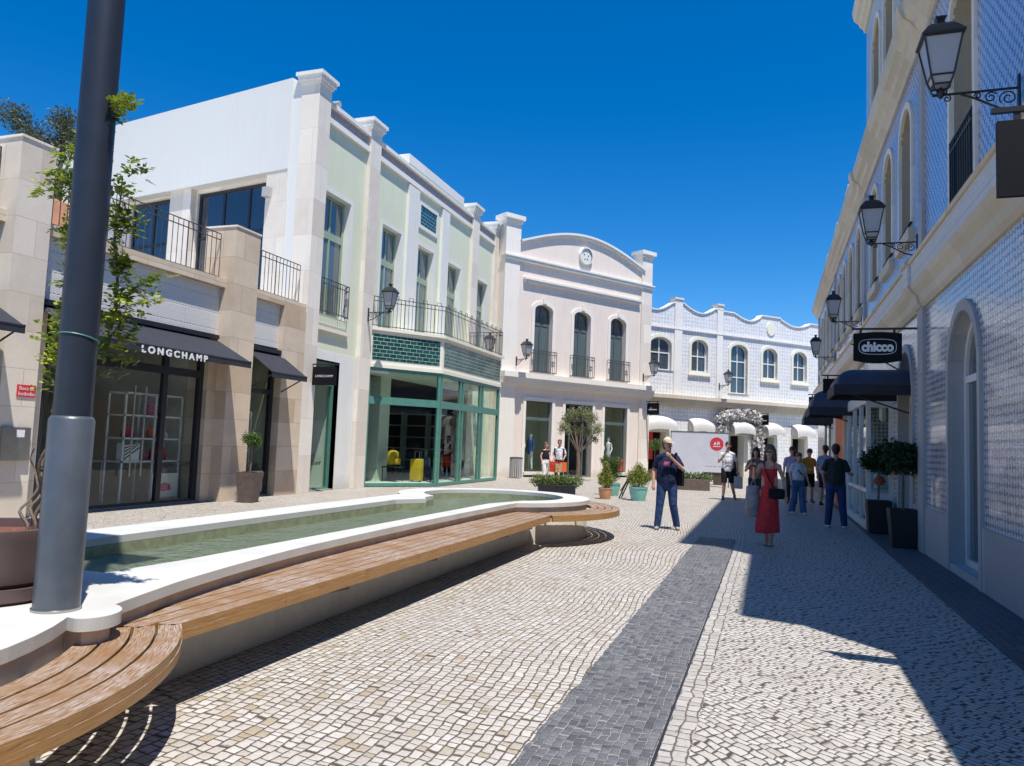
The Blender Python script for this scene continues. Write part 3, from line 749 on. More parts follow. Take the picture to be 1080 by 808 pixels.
for a, b in tips:
    n_ = max(13, int((b - a).length * 80)) + (12 if a.x < -3.7 else 0)
    for i in range(n_):
        t = (i + .5) / n_; p = a.lerp(b, t) + Vector((RV.uniform(-.035, .035), RV.uniform(-.035, .035), RV.uniform(-.04, .04)))
        d = Vector((RV.uniform(-1, 1), RV.uniform(-1, 1), RV.uniform(-.7, .6))) + (b - a).normalized() * .8
        pinnate(bm2 if (t > .65 and RV.random() < .5) or RV.random() < .08 else bm, p, d, RV.uniform(.026, .048), RV)
for s_ in main[5:]:
    for i in range(80):
        p = s_[RV.randrange(1, len(s_))] + Vector((RV.gauss(0, .045), RV.gauss(0, .05), RV.gauss(0, .05)))
        pinnate(bm, p, Vector((RV.uniform(-1, 1), RV.uniform(-1, 1), RV.uniform(-.7, .6))), RV.uniform(.025, .045), RV)
for i in range(60):
    p = Vector((-3.87, 3.22, 1.98)) + Vector((RV.gauss(0, .05), RV.gauss(0, .05), RV.gauss(0, .10))); pinnate(bm2, p, Vector((RV.uniform(-1, 1), RV.uniform(-1, 1), .3)), .032, RV)
for bmx, mt_, nm in ((bm, 'leaf_vine', 'foliage'), (bm2, 'leaf_vine_y', 'young_foliage')):
    me = bpy.data.meshes.new(nm); bmx.to_mesh(me); bmx.free(); me.materials.append(MT[mt_]); o = bpy.data.objects.new(nm, me); COL.objects.link(o); setparent(o, vine)
# ================================================================== left arcade building with roof terrace
FG = frame((-12, 0), (0, 1), (1, 0))
ar = thing('arcade_building', 'single storey sandstone arcade with black shopfronts, tiled fascia and a railed roof terrace', 'building', (-12, 10, 0))
def pillar(s0, s1, d1, z1, nm='pillar', mt='sand_stone', cap=True, par=ar, d0=-.5, F=FG):
    m = MB(F); m.box(s0, s1, d0, d1, 0, z1); m.build(nm, mt, par, bevel=.01)
    if cap: m = MB(F); m.box(s0 - .02, s1 + .02, d0 - .02, d1 + .02, z1, z1 + .04); m.build('pillar_cap', 'pale_stone', par)
pillar(8.72, 9.35, .36, 6.28, mt='mid_stone'); pillar(14.0, 14.85, .36, 6.28)
pillar(16.25, 17.19, .16, 4.86, cap=False); pillar(9.35, 9.72, .02, 3.74, cap=False, mt='mid_stone'); pillar(3.2, 3.9, .36, 6.28, mt='mid_stone')
pillar(13.72, 14.0, .06, 3.74, cap=False); pillar(14.85, 15.0, .06, 3.74, cap=False)
m = MB(FG)
for a, b in ((3.9, 8.72), (9.35, 14.0), (14.85, 17.19)): m.box(a, b, -.4, .0, 3.75, 4.86)
m.build('tiled_fascia', 'scallop', ar)
m = MB(FG)
for a, b in ((3.9, 8.72), (9.35, 14.0), (14.85, 17.19)): m.box(a, b, -.45, .14, 4.862, 5.06)
m.build('terrace_ledge', 'sand_stone', ar, bevel=.012)
m = MB(FG); m.box(0, 17.15, -9, -.46, 4.86, 5.0); m.build('terrace_floor', 'white_stone', ar)
m = MB(FG); m.box(0, 3.2, -.5, 0, 0, 5.4); m.build('wall', 'pale_stone', ar)
for a, b in ((3.95, 8.68), (9.4, 13.98), (14.87, 17.1)):
    n_ = 'terrace_railing'; pth = [(a, -.06, 5.06), (b, -.06, 5.06)]
    w3 = [FG @ Vector(p) for p in pth]; railing(ar, w3, h=1.06, step=.145, name=n_)
room(FG, ar, 4.0, 8.7, 5, 3.7); room(FG, ar, 9.72, 14.0, 5, 3.7, wm='int_wall', back='int_wall'); room(FG, ar, 15.0, 16.25, 3, 3.7, wm='int_green', back='int_wall')

def shopfront(F, par, s0, s1, z1, d, fm, gm, vbars, tz=None, th=.07, base=.06, name='shop_window', z0=0.02, tb=.12):
    m = MB(F); D = .05
    m.box(s0, s0 + th, d - D, d + D, z0, z1); m.box(s1 - th, s1, d - D, d + D, z0, z1); m.box(s0 + th, s1 - th, d - D, d + D, z1 - th, z1); m.box(s0 + th, s1 - th, d - D, d + D, z0, z0 + base)
    for v in vbars: m.box(v - th / 2, v + th / 2, d - D * .9, d + D * .9, z0 + base, z1 - th)
    if tz: m.box(s0 + th, s1 - th, d - D * .95, d + D * .95, tz, tz + tb)
    w = m.build(name, fm, par)
    g = MB(F); g.poly([(s0 + th * .5, d, z0 + base * .5), (s1 - th * .5, d, z0 + base * .5), (s1 - th * .5, d, z1 - th * .5), (s0 + th * .5, d, z1 - th * .5)]); g.build('pane', gm, w)
    return w
sw = shopfront(FG, ar, 9.72, 13.72, 3.70, -.10, 'black_frame', 'glass', [12.62], tz=2.74, th=.13, tb=.16)
text('LONGCHAMP', .17, FG, 12.75, -.08, .78, 'letter_dark', sw, sx=.62, spacing=1.25)
m = MB(FG)
for s_ in (11.72, 12.0):
    m.tube([(s_, .06, .62), (s_, .06, 2.42)], .018, 8)
    for z in (.8, 2.24): m.tube([(s_, -.06, z), (s_, .06, z)], .012, 6)
m.build('door_handle', 'steel', sw)
sw2 = shopfront(FG, ar, 15.0, 16.25, 3.70, -.10, 'black_frame', 'glass', [], tz=2.55, th=.12)
text('LONGCHAMP', .15, FG, 15.12, -.08, .72, 'letter_dark', sw2, sx=.72, spacing=1.15)
m = MB(FG); m.box(15.12, 16.13, -.13, -.118, .1, .62); m.build('frosted_band', 'int_light', sw2)
sw3 = shopfront(FG, ar, 3.9, 8.72, 3.70, -.10, 'black_frame', 'glass', [5.5, 7.1], tz=2.6, th=.12)

# open black awnings
def awning(F, par, s0, s1, zt, dep, zb, val=.16, mat='canvas', arms=True, name='awning', d0=.02):
    a = MB(F); t = .02
    for (q0, q1) in (((s0, d0, zt), (s1, d0, zt)),):
        v = [(s0, d0, zt), (s1, d0, zt), (s1, dep, zb), (s0, dep, zb)]
        a.poly(v); a.poly([(x, y, z - .015) for x, y, z in v])
    a.box(s0, s1, dep - .012, dep + .012, zb - val, zb)
    w = a.build(name, mat, par)
    b = MB(F); b.tube([(s0, dep, zb), (s1, dep, zb)], .022, 8); b.build('front_bar', 'black_frame', w); b = MB(F); b.box(s0 + .02, s1 - .02, .0, .13, zt - .01, zt + .09); b.build('roller_box', 'black_frame', w)
    if arms:
        b = MB(F)
        for s_ in (s0 + .06, s1 - .06): b.tube([(s_, .06, zt - 1.02), (s_, dep - .02, zb - .03)], .016, 6); b.box(s_ - .03, s_ + .03, .0, .07, zt - 1.08, zt - .96)
        b.build('awning_arm', 'black_frame', w)
    return w
aw1 = awning(FG, ar, 9.42, 13.95, 3.66, 1.02, 3.13, val=.13, arms=False)
text('LONGCHAMP', .175, FG, 10.83, 1.036, 2.985, 'letter_white', aw1, spacing=1.5, bold=.007, sx=1.2)
aw2 = awning(FG, ar, 14.95, 16.35, 3.60, .86, 3.02, val=.12)
awning(FG, ar, 3.9, 8.55, 3.62, 1.0, 3.1, val=.12)

# pillar fittings: plaque and grey metal letter box
m = MB(FG); m.box(9.0, 9.33, .361, .375, 2.02, 2.22); pq = m.build('fire_point_plaque', 'letter_red'); tag(pq, 'small red enamel plaque with two lines of white lettering on the sandstone pillar', 'plaque')
text('Boca de', .085, FG, 9.165, .377, 2.135, 'letter_white', pq, align='CENTER', ext=.001); text('Incêndio', .085, FG, 9.165, .377, 2.045, 'letter_white', pq, align='CENTER', ext=.001)
m = MB(FG); m.box(8.78, 9.27, .361, .42, .98, 1.52); mb = m.build('utility_box', 'steel', bevel=.008); tag(mb, 'brushed metal utility box mounted on the sandstone pillar below the red plaque', 'utility box')
m = MB(FG); m.box(9.02, 9.16, .4205, .423, 1.36, 1.48); m.build('sticker', 'letter_white', mb)

# things inside the bag shop
m = MB(FG); S0, S1, D0, D1 = 12.02, 13.62, -.95, -.5
for s_ in (S0, 12.82, S1 - .04):
    for d in (D0, D1): m.box(s_, s_ + .035, d, d + .035, .04, 2.32)
for z in (.86, 1.34, 1.82, 2.28): m.box(S0, S1, D0, D1 + .035, z, z + .035)
sh = m.build('display_shelf', 'white_paint'); tag(sh, 'white open metal shelf unit with bags behind the big black framed shop window', 'shelf')
def bag(s_, d, z, w, h, mat, lab, F=FG, grp='handbags on the shop shelves'):
    t = thing('handbag', lab, 'bag', F @ Vector((s_, d, z)), grp)
    m = MB(F); m.lathe([(.5, 0), (.52, .05), (.44, .8), (.38, 1)], (0, 0, 0), sq=4, rot=PI / 4); 
    m.bm.transform(Matrix.Translation((s_, d, z)) @ Matrix.Diagonal((w * 1.35, w * .6, h, 1))); m.build('body', mat, t, bevel=.006)
    m = MB(F); m.tube([(s_ + w * .28 * math.cos(a * PI / 8), d, z + h + h * .45 * math.sin(a * PI / 8)) for a in range(9)], .008, 6); m.build('handle', mat, t)
bag(12.95, -.7, 1.86, .30, .22, 'pink_plastic', 'pink handbag alone on the top shelf beside the black door post')
bag(12.35, -.7, 1.38, .28, .18, 'red_plastic', 'dark red handbag on the middle shelf left of the black door post')
bag(12.98, -.7, 1.38, .22, .2, 'orange', 'small orange bag on the middle shelf right of the black door post')
bag(13.3, -.7, 1.38, .24, .13, 'int_light', 'low cream clutch bag on the middle shelf next to the orange bag')
bag(13.2, -.7, .90, .36, .28, 'red_plastic', 'large bright red handbag on the lowest shelf of the white unit')
bag(12.82, -.7, .90, .18, .14, 'pink_plastic', 'little pink pouch beside the large red handbag on the lowest shelf')
m = MB(FG); m.box(12.12, 12.5, -.72, -.5, .895, 1.26); st = m.build('striped_box', 'letter_white'); tag(st, 'square box with bold black and white diagonal stripes on the lowest shelf', 'box')
m = MB(FG)
for i in range(5): 
    a = .02 + i * .075; m.poly([(12.12, -.498, .9 + a), (12.12, -.498, .935 + a), (12.12 + .38 - a * .3, -.498, min(1.26, .935 + a + .24)), (12.12 + .38 - a * .3, -.498, min(1.255, .90 + a + .24))])
m.build('stripes', 'letter_dark', st)
m = MB(FG); m.box(12.78, 13.55, -.45, -.40, .1, .62); ps = m.build('window_poster', 'int_light'); tag(ps, 'pale poster with a pinkish motif standing low inside the bag shop window', 'poster')
m = MB(FG); m.lathe([(0, 0), (.16, .02), (.12, .12), (0, .16)], (0, 0, 0), 12); m.bm.transform(Matrix.Translation((13.15, -.39, .24)) @ Matrix.Diagonal((1.2, .08, 1.2, 1))); m.build('motif', 'pink_plastic', ps)
m = MB(FG); m.box(10.9, 12.0, -1.6, -.9, .86, .9); 
for s_ in (10.93, 11.94):
    for d in (-1.57, -.94): m.box(s_, s_ + .03, d, d + .03, .04, .86)
o = m.build('display_table', 'steel'); tag(o, 'thin metal display table just inside the glass shop door', 'table')
m = MB(FG); 
for z in (1.15, 1.75, 2.35): m.box(9.9, 12.2, -4.9, -4.5, z, z + .05)
o = m.build('wall_shelf', 'int_light'); tag(o, 'long pale wall shelves at the back of the dim bag shop', 'shelf')
bag(10.5, -4.6, 1.8, .5, .36, 'black_frame', 'black tote bag on the upper shelf deep inside the dim shop')
bag(10.3, -4.6, 1.2, .42, .25, 'black_frame', 'low black bag on the lower shelf deep inside the dim shop')
bag(11.5, -4.6, 1.2, .42, .28, 'red_plastic', 'dark red bag on the lower shelf at the far back of the dim shop')
# second bay window
m = MB(FG); S0, S1, D0, D1 = 15.1, 15.95, -.8, -.45
for s_ in (S0, S1 - .03):
    for d in (D0, D1): m.box(s_, s_ + .03, d, d + .03, .04, 2.1)
for z in (.62, 1.1, 1.58, 2.07): m.box(S0, S1, D0, D1 + .03, z, z + .03)
o = m.build('display_shelf', 'white_paint'); tag(o, 'narrow white shelf unit behind the small shop window under the open black awning', 'shelf')
bag(15.42, -.6, .66, .34, .34, 'red_plastic', 'bright red handbag on the bottom shelf of the narrow window')
bag(15.42, -.6, 1.14, .28, .2, 'blue_leather', 'dark blue bag on the second shelf of the narrow window')
bag(15.42, -.6, 1.62, .28, .3, 'blue_leather', 'tall blue bag on the top shelf of the narrow window')

# ================================================================== green and white building
gb = thing('green_building', 'two storey pale green building with white pilasters, stepped parapet and a projecting green shop bay', 'building', (-12, 24, 0))
holes = [opening(17.88, 19.38, 4.96, 8.52), opening(17.84, 19.22, 0.001, 3.7), opening(21.32, 22.66, 4.96, 8.52), opening(23.95, 25.3, 4.96, 8.52), opening(26.6, 27.9, 4.96, 8.52), opening(29.7, 30.96, 4.96, 8.52)]
m = MB(FG); m.slab([(17.24, 0), (17.84, 0), (17.84, 3.7), (19.22, 3.7), (19.22, 0), (20.9, 0), (20.9, 4.0), (28.9, 4.0), (28.9, 0), (31.98, 0), (31.98, 10.419), (17.24, 10.419)], [h for i, h in enumerate(holes) if i != 1], -.32, 0)
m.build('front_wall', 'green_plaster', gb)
# window reveals in white
for (a, b, c, d) in ((17.88, 19.38, 4.96, 8.52), (21.32, 22.66, 4.96, 8.52), (23.95, 25.3, 4.96, 8.52), (26.6, 27.9, 4.96, 8.52), (29.7, 30.96, 4.96, 8.52)):
    t = MB(FG); o_ = opening(a, b, c, d); t.slab([(a - .13, c), (b + .13, c), (b + .13, d + .12), (a - .13, d + .12)], [opening(a + .012, b - .012, c + .001, d - .012)], -.318, .006); t.build('window_surround', 'white_plaster', gb)
    w = window(FG, gb, a + .014, b - .014, c, d - .014, 0, d=-.24, fm='sage_frame', gm='pane_grey', ft=.085, mull=(.5,), bars=((7.35, .2),), name='window')
m = MB(FG); m.box(17.7, 17.86, -.3, .012, 0, 3.95); m.box(19.22, 20.1, -.3, .012, 0, 3.95); m.box(17.86, 19.22, -.3, .012, 3.7, 3.95); m.build('shop_surround', 'white_plaster', gb)
m = MB(FG); m.box(17.78, 19.5, .0, .09, 4.52, 4.62); m.build('sill', 'pale_stone', gb)
sg = shopfront(FG, gb, 17.87, 19.21, 3.68, -.2, 'green_frame', 'glass_green', [], tz=3.0, th=.08, tb=.1)
text('LONGCHAMP', .15, FG, 18.0, -.18, .72, 'letter_dark', sg, sx=.78, spacing=1.15)
room(FG, gb, 17.8, 19.3, 2.5, 3.7, wm='int_light', back='int_wall')
bag(18.15, -.6, .92, .26, .24, 'pink_plastic', 'pink handbag on a glass plinth in the green framed window')
bag(18.5, -.7, .92, .2, .14, 'black_frame', 'small black bag beside the pink handbag in the green framed window')
m = MB(FG); m.box(17.95, 18.75, -.85, -.4, .88, .91); m.box(18.0, 18.03, -.8, -.77, .04, .88); m.box(18.67, 18.7, -.8, -.77, .04, .88); m.box(18.3, 18.33, -.45, -.42, .04, .88); o = m.build('display_plinth', 'steel'); tag(o, 'thin legged display plinth carrying the pink bag', 'display stand')
# pilasters
def pilaster(s0, s1, z1, pr=.14, z0=0, cap=True, capz=.30, mt='pale_stone', d0=-.3):
    m = MB(FG); m.box(s0, s1, d0, pr, z0, z1); m.build('pilaster', mt, gb, bevel=.008)
    if cap:
        m = MB(FG)
        for i, (g, h0, h1) in enumerate(((.04, 0, .08), (.09, .08, .2), (.14, .2, capz))): m.box(s0 - g, s1 + g, d0 - g, pr + g, z1 + h0, z1 + h1)
        m.build('pilaster_cap', 'white_stone', gb)
pilaster(17.2, 17.78, 11.28, .16, d0=-.42); pilaster(20.12, 20.76, 11.2, .14)
pilaster(22.92, 23.72, 10.36, .10, z0=5.06, cap=False, mt='white_plaster'); pilaster(25.78, 26.42, 10.36, .10, z0=5.06, cap=False, mt='white_plaster')
pilaster(28.76, 29.45, 11.2, .14, z0=5.06); pilaster(28.9, 29.4, 5.05, .13, cap=False); pilaster(31.45, 32.0, 11.2, .14)
# parapet
for a, b, zt in ((17.78, 20.12, 11.02), (20.76, 28.76, 11.02), (29.45, 31.45, 11.02)):
    m = MB(FG); m.box(a, b, -.28, .03, 10.58, zt - .12); m.build('parapet_panel', 'parapet_grey', gb)
    m = MB(FG); m.box(a, b, -.28, .10, 10.42, 10.58); m.box(a, b, -.30, .14, zt - .12, zt); m.build('cornice', 'white_stone', gb, bevel=.01)
m = MB(FG); m.box(22.7, 27.6, -.30, .14, 11.002, 11.36); m.build('raised_coping', 'white_stone', gb, bevel=.01)
m = MB(FG); m.lathe([(0, 0), (.09, 0), (.09, .5), (0, .5)], (0, 0, 0), 12); m.bm.transform(Matrix.Translation((18.3, -.1, 11.15)) @ Matrix.Rotation(PI / 2, 4, 'X') @ Matrix.Translation((0, 0, -.2))); m.build('roof_floodlight', 'grey_stone', gb)
m = MB(FG); m.slab([(23.84, 9.12), (25.46, 9.12), (25.46, 10.08), (23.84, 10.08)], [opening(23.95, 25.35, 9.24, 9.97)], 0, .05); m.build('tile_panel_frame', 'white_stone', gb)
m = MB(FG); m.box(23.95, 25.35, 0, .02, 9.24, 9.97); m.build('tile_panel', 'green_tile', gb)
# body behind the front
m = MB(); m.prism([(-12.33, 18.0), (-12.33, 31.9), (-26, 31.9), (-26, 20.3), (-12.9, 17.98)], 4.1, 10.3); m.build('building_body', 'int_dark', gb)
m = MB(); m.prism([(-12.29, 17.6), (-12.29, 32), (-26, 32), (-26, 20.1), (-12.75, 17.8)], 10.301, 10.5); m.build('flat_roof', 'white_stone', gb)
# terrace facing wall
qd = Vector((-.985, .17, 0)).normalized(); FW = frame((-12.32, 17.10), qd, (-.17, -.985))
m = MB(FW); m.slab([(.35, 4.9), (1.25, 4.9), (1.25, 8.8), (4.5, 8.8), (4.5, 4.9), (5.55, 4.9), (5.55, 8.85), (7.7, 8.85), (7.7, 4.9), (14, 4.9), (14, 8.95), (.35, 8.95)], [], -.5, -.36); m.build('terrace_wall', 'pale_stone', gb)
m = MB(FW); m.box(.42, 14, -.5, 0, 8.9, 11.5); m.build('upper_wall', 'cool_plaster', gb)
m = MB(FW); m.box(.42, 1.22, -.36, -.02, 5.0, 8.898); m.build('terrace_pier', 'pale_stone', gb)
m = MB(FW); m.box(4.54, 5.5, -.36, -.14, 5.0, 8.898); m.build('terrace_pier', 'pale_stone', gb)
for a, b in ((1.25, 4.5), (5.55, 7.7)):
    window(FW, gb, a, b, 5.0, 8.8, d=-.46, fm='black_frame', gm='pane_dark', ft=.09, mull=(.33, .66) if b < 5 else (.5,), bars=(7.4,), name='terrace_window')
m = MB(FG); m.box(17.215, 17.9, -.84, -.421, 5.0, 11.42); m.build('corner_return', 'cool_plaster', gb)
m = MB(FW); m.box(.98, 1.18, -.02, .16, 8.15, 8.42); m.build('wall_light', 'grey_stone', gb, bevel=.01)
# french balcony rail on first window
w3 = [FG @ Vector(p) for p in ((17.9, -.02, 5.0), (17.9, .10, 5.0), (19.36, .10, 5.0), (19.36, -.02, 5.0))]
railing(gb, w3, h=.98, step=.12)

# projecting bay
BL, BC, BR = (-12.0, 20.9), (-10.45, 23.1), (-10.45, 28.9)
plan = [BL, BC, BR, (-12.0, 28.9)]
def grow(g):
    return [(BL[0], BL[1] - g * 1.2), (BC[0] + g, BC[1] - g * .55), (BR[0] + g, BR[1] + g), (-12.0, 28.9 + g)]
bp = [(x, y) for x, y in plan]
m = MB(); m.prism([(x, y) for x, y in grow(.0)], 3.82, 4.96); m.build('bay_fascia', 'cream_plaster', gb)
m = MB(); m.prism(grow(.09), 4.962, 5.06); m.build('bay_cornice', 'cream_plaster', gb)
m = MB(); m.prism(grow(.03), 3.78, 3.90); m.build('bay_trim', 'cream_plaster', gb)
v1 = Vector((BC[0] - BL[0], BC[1] - BL[1], 0)); L1 = v1.length; F1 = frame(BL, v1, (v1.y, -v1.x)); F2 = frame(BC, (0, 1), (1, 0)); L2 = 5.8
m = MB(F1); m.box(.10, L1 - .12, .001, .012, 4.03, 4.84); m.build('tile_band', 'green_tile', gb)
m = MB(F2); m.box(.12, L2 - .12, .001, .012, 4.03, 4.84); m.build('tile_band', 'green_tile', gb)
s1 = shopfront(F1, gb, .0, L1 - .02, 3.78, -.06, 'green_frame', 'glass_green', [], tz=2.62, th=.10, base=.1, tb=.24)
s2 = shopfront(F2, gb, .02, L2, 3.78, -.06, 'green_frame', 'glass_green', [1.75, 2.0, 3.7, 3.95], tz=2.62, th=.12, base=.1, tb=.24)
m = MB(F2); m.tube([(3.35, .1, .9), (3.35, .1, 2.0)], .02, 8); m.tube([(3.35, -.02, 1.0), (3.35, .1, 1.0)], .014, 6); m.tube([(3.35, -.02, 1.9), (3.35, .1, 1.9)], .014, 6); m.build('door_handle', 'steel', s2)
m = MB(F1); m.box(-.24, -.08, .05, .14, 2.9, 3.25); m.build('alarm_box', 'grey_stone', gb)
m = MB(); m.prism([(-12.4, 20.95), (BL[0], 20.98), (BC[0] - .1, BC[1] + .03), (BR[0] - .1, BR[1] - .05), (-12.4, 28.8)], 3.6, 3.7); m.build('interior_ceiling', 'int_light', gb)
m = MB(); m.prism([(-17, 20.5), (BL[0] - .1, 20.98), (BC[0] - .12, BC[1] + .03), (BR[0] - .12, BR[1] - .05), (-17, 31)], .006, .12); m.build('interior_floor', 'int_wall', gb)
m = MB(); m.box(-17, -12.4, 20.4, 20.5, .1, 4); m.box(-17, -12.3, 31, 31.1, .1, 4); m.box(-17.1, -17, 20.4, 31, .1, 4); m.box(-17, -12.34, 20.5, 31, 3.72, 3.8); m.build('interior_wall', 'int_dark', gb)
m = MB(); m.box(-13.0, -12.35, 22.4, 23.1, .12, 3.6); m.build('interior_column', 'int_light', gb)
rl = [Vector((-11.95, 20.94, 5.06)), Vector((BC[0] + .03, BC[1], 5.06)), Vector((BR[0] + .03, BR[1] - .05, 5.06)), Vector((-11.95, BR[1] - .05, 5.06))]
railing(gb, rl, h=.98, step=.135)
for a, b in ((rl[0], rl[1]), (rl[1], rl[2])):
    m = MB(); L = (b - a).length; n_ = int(L / .5)
    for i in range(n_):
        p = a.lerp(b, (i + .35) / n_); q = a.lerp(b, (i + .65) / n_); z1, z2 = Vector((0, 0, 1.08)), Vector((0, 0, .94))
        m.tube([p + z2, p + z1, q + z1, q + z2], .011, 5)
    m.build('railing_crest', 'rail_iron', gb)

# display figures in the bay
def mannequin(x, y, z, rz, mt, lab, leg='int_dark', body='int_light', h=1.75):
    t = thing('mannequin', lab, 'mannequin', (x, y, z)); T = Matrix.Translation((x, y, z)) @ Matrix.Rotation(rz, 4, 'Z') @ Matrix.Scale(h / 1.75, 4)
    m = MB(T); m.lathe([(0, 0), (.055, .02), (.085, .1), (.075, .18), (.0, .24)], (0, 0, 1.5), 14); m.tube([(0, 0, 1.36), (0, 0, 1.52)], .045, 8); m.build('head', body, t, smooth=True)
    m = MB(T)
    for q in (-1, 1): m.tube([(q * .09, 0, .88), (q * .1, 0, .45), (q * .12, .03, .06)], [.085, .055, .04], 8)
    m.build('leg', leg, t, smooth=True)
    m = MB(T); m.lathe([(.14, .72), (.17, .85), (.13, 1.08), (.19, 1.3), (.15, 1.42), (.04, 1.46)], (0, 0, 0), 14)
    for q in (-1, 1): m.tube([(q * .19, 0, 1.38), (q * .26, .02, 1.1), (q * .22, -.1, .86)], [.06, .05, .04], 8)
    m.bm.transform(Matrix.Diagonal((1, .7, 1, 1))); m.build('garment', mt, t, smooth=True)
    m = MB(T); m.lathe([(0, 0), (.17, 0), (.17, .015), (0, .02)], (0, 0, 0), 16); m.build('stand', 'steel', t)
bk = thing('backpack', 'bright yellow backpack sitting on the low black wire stand', 'backpack', (-11.88, 22.62, .62))
m = MB(); m.obox((-11.88, 22.62, .89), (.30, .42, .52), bev=.11); m.build('body', 'yellow', bk, smooth=True)
m = MB(); m.obox((-11.70, 22.60, .80), (.12, .30, .24), bev=.05); m.build('pocket', 'yellow', bk, smooth=True)
m = MB(); m.tube([(-11.88, 22.52, 1.12), (-11.88, 22.62, 1.22), (-11.88, 22.72, 1.12)], .016, 6); m.build('handle', 'iron', bk)
m = MB(); m.box(-12.15, -11.6, 22.35, 22.9, .58, .62)
for x in (-12.13, -11.64):
    for y in (22.37, 22.86): m.box(x, x + .025, y, y + .025, .12, .58)
o = m.build('display_stand', 'iron'); tag(o, 'black wire frame display stand in the green shop bay', 'display stand')
def suitcase(x, y, z, w, h, mt, lab):
    t = thing('suitcase', lab, 'suitcase', (x, y, z), 'luggage in the shop bay')
    m = MB(); m.obox((x, y, z + h / 2 + .05), (w, w * .5, h), bev=.03); m.build('shell', mt, t, smooth=True)
    m = MB(); m.tube([(x - w * .2, y, z + h + .04), (x - w * .2, y, z + h + .3), (x + w * .2, y, z + h + .3), (x + w * .2, y, z + h + .04)], .012, 6); m.build('handle', 'steel', t)
    m = MB()
    for q in (-1, 1): m.lathe([(0, 0), (.03, 0), (.03, .05), (0, .05)], (x + q * w * .35, y, z + .002), 10)
    m.build('wheel', 'iron', t)
suitcase(-11.25, 23.15, .12, .42, .72, 'yellow', 'tall bright yellow suitcase on the bay floor beside the wire stand')
suitcase(-11.2, 23.9, .12, .40, .45, 'navy', 'small dark blue suitcase on the bay floor next to the yellow one')
suitcase(-11.6, 24.4, .12, .45, .75, 'blue_leather', 'taller blue suitcase standing behind the dark blue one')
suitcase(-11.2, 26.6, .12, .42, .6, 'navy', 'navy suitcase just inside the green shop doorway')
m = MB()
for z in (.6, 1.1, 1.6, 2.1, 2.6): m.box(-16.6, -12.9, 29.9, 30.4, z, z + .04)
for x in (-16.6, -15.4, -14.2, -12.95): m.box(x, x + .05, 29.9, 30.4, .12, 2.7)
o = m.build('shop_shelving', 'int_wall'); tag(o, 'tall dark wall shelving at the back of the green bay shop', 'shelf')

# ================================================================== pinkish curved gable building
EM = Vector((.56, .828, 0)).normalized(); FM = frame((-11.1, 32.3), EM, (EM.y, -EM.x))
pk = thing('gabled_building', 'pinkish two storey building with a curved gable, round plaque and three arched balcony windows', 'building', (-11.1, 32.3, 0))
gable = [(s_, 9.96 + .73 + .98 * math.sin(PI * (s_ - .1) / 8.3)) for s_ in [.1 + 8.3 * i / 28 for i in range(29)]]
WN = [(1.13, 2.23), (3.58, 4.68), (6.05, 7.15)]; SH = [(.80, 2.38), (3.2, 4.98), (5.8, 7.4)]
out = [(-.7, 0)]
for a, b in SH: out += [(a, 0), (a, 3.5), (b, 3.5), (b, 0)]
out += [(9.0, 0), (9.0, 10.0), (8.4, 10.0)] + list(reversed(gable)) + [(.1, 10.0), (-.7, 10.0)]
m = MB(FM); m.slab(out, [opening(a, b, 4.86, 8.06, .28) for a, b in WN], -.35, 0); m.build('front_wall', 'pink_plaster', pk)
m = MB(FM)
for (a, za), (b, zb) in zip(gable, gable[1:]):
    for d0, d1, z0, z1 in ((-.36, .10, .0, .10), (-.36, .17, .10, .2)):
        vs = [(a, d0, za + z0), (b, d0, zb + z0), (b, d1, zb + z0), (a, d1, za + z0), (a, d0, za + z1), (b, d0, zb + z1), (b, d1, zb + z1), (a, d1, za + z1)]
        V = [m.bm.verts.new(v) for v in vs]
        for f in ((0, 1, 2, 3), (7, 6, 5, 4), (3, 2, 6, 7), (1, 0, 4, 5)): m._f([V[i] for i in f])
m.build('gable_coping', 'white_stone', pk)
for a, b, zt in ((-.72, .12, 11.62), (8.22, 8.98, 11.55)):
    m = MB(FM); m.box(a, b, -.5, .08, 0 if a < 0 else 0, zt); m.build('corner_pier', 'pale_stone' if a > 0 else 'pink_trim', pk, bevel=.008)
    m = MB(FM); m.box(a - .06, b + .06, -.56, .14, zt, zt + .14); m.box(a - .14, b + .14, -.64, .22, zt + .14, zt + .34); m.build('pier_cap', 'white_stone', pk, bevel=.012)
m = MB(FM); m.box(-.74, 9.04, -.2, .16, 9.9, 10.02); m.box(-.78, 9.08, -.2, .20, 10.021, 10.09); m.build('upper_string_course', 'white_stone', pk)
m = MB(FM); m.box(.42, 8.08, -.1, .14, 8.98, 9.10); m.box(.38, 8.12, -.1, .19, 9.101, 9.2); m.build('lower_string_course', 'pink_trim', pk)
m = MB(FM)
for d, z0, z1 in ((.16, 4.12, 4.22), (.26, 4.221, 4.34), (.42, 4.50, 4.74)): m.box(-.76, 9.1, -.2, d, z0, z1)
m.box(-.72, 9.06, -.2, .34, 4.341, 4.499); m.build('main_cornice', 'pink_trim', pk, bevel=.006)
m = MB(FM); nseg = 40
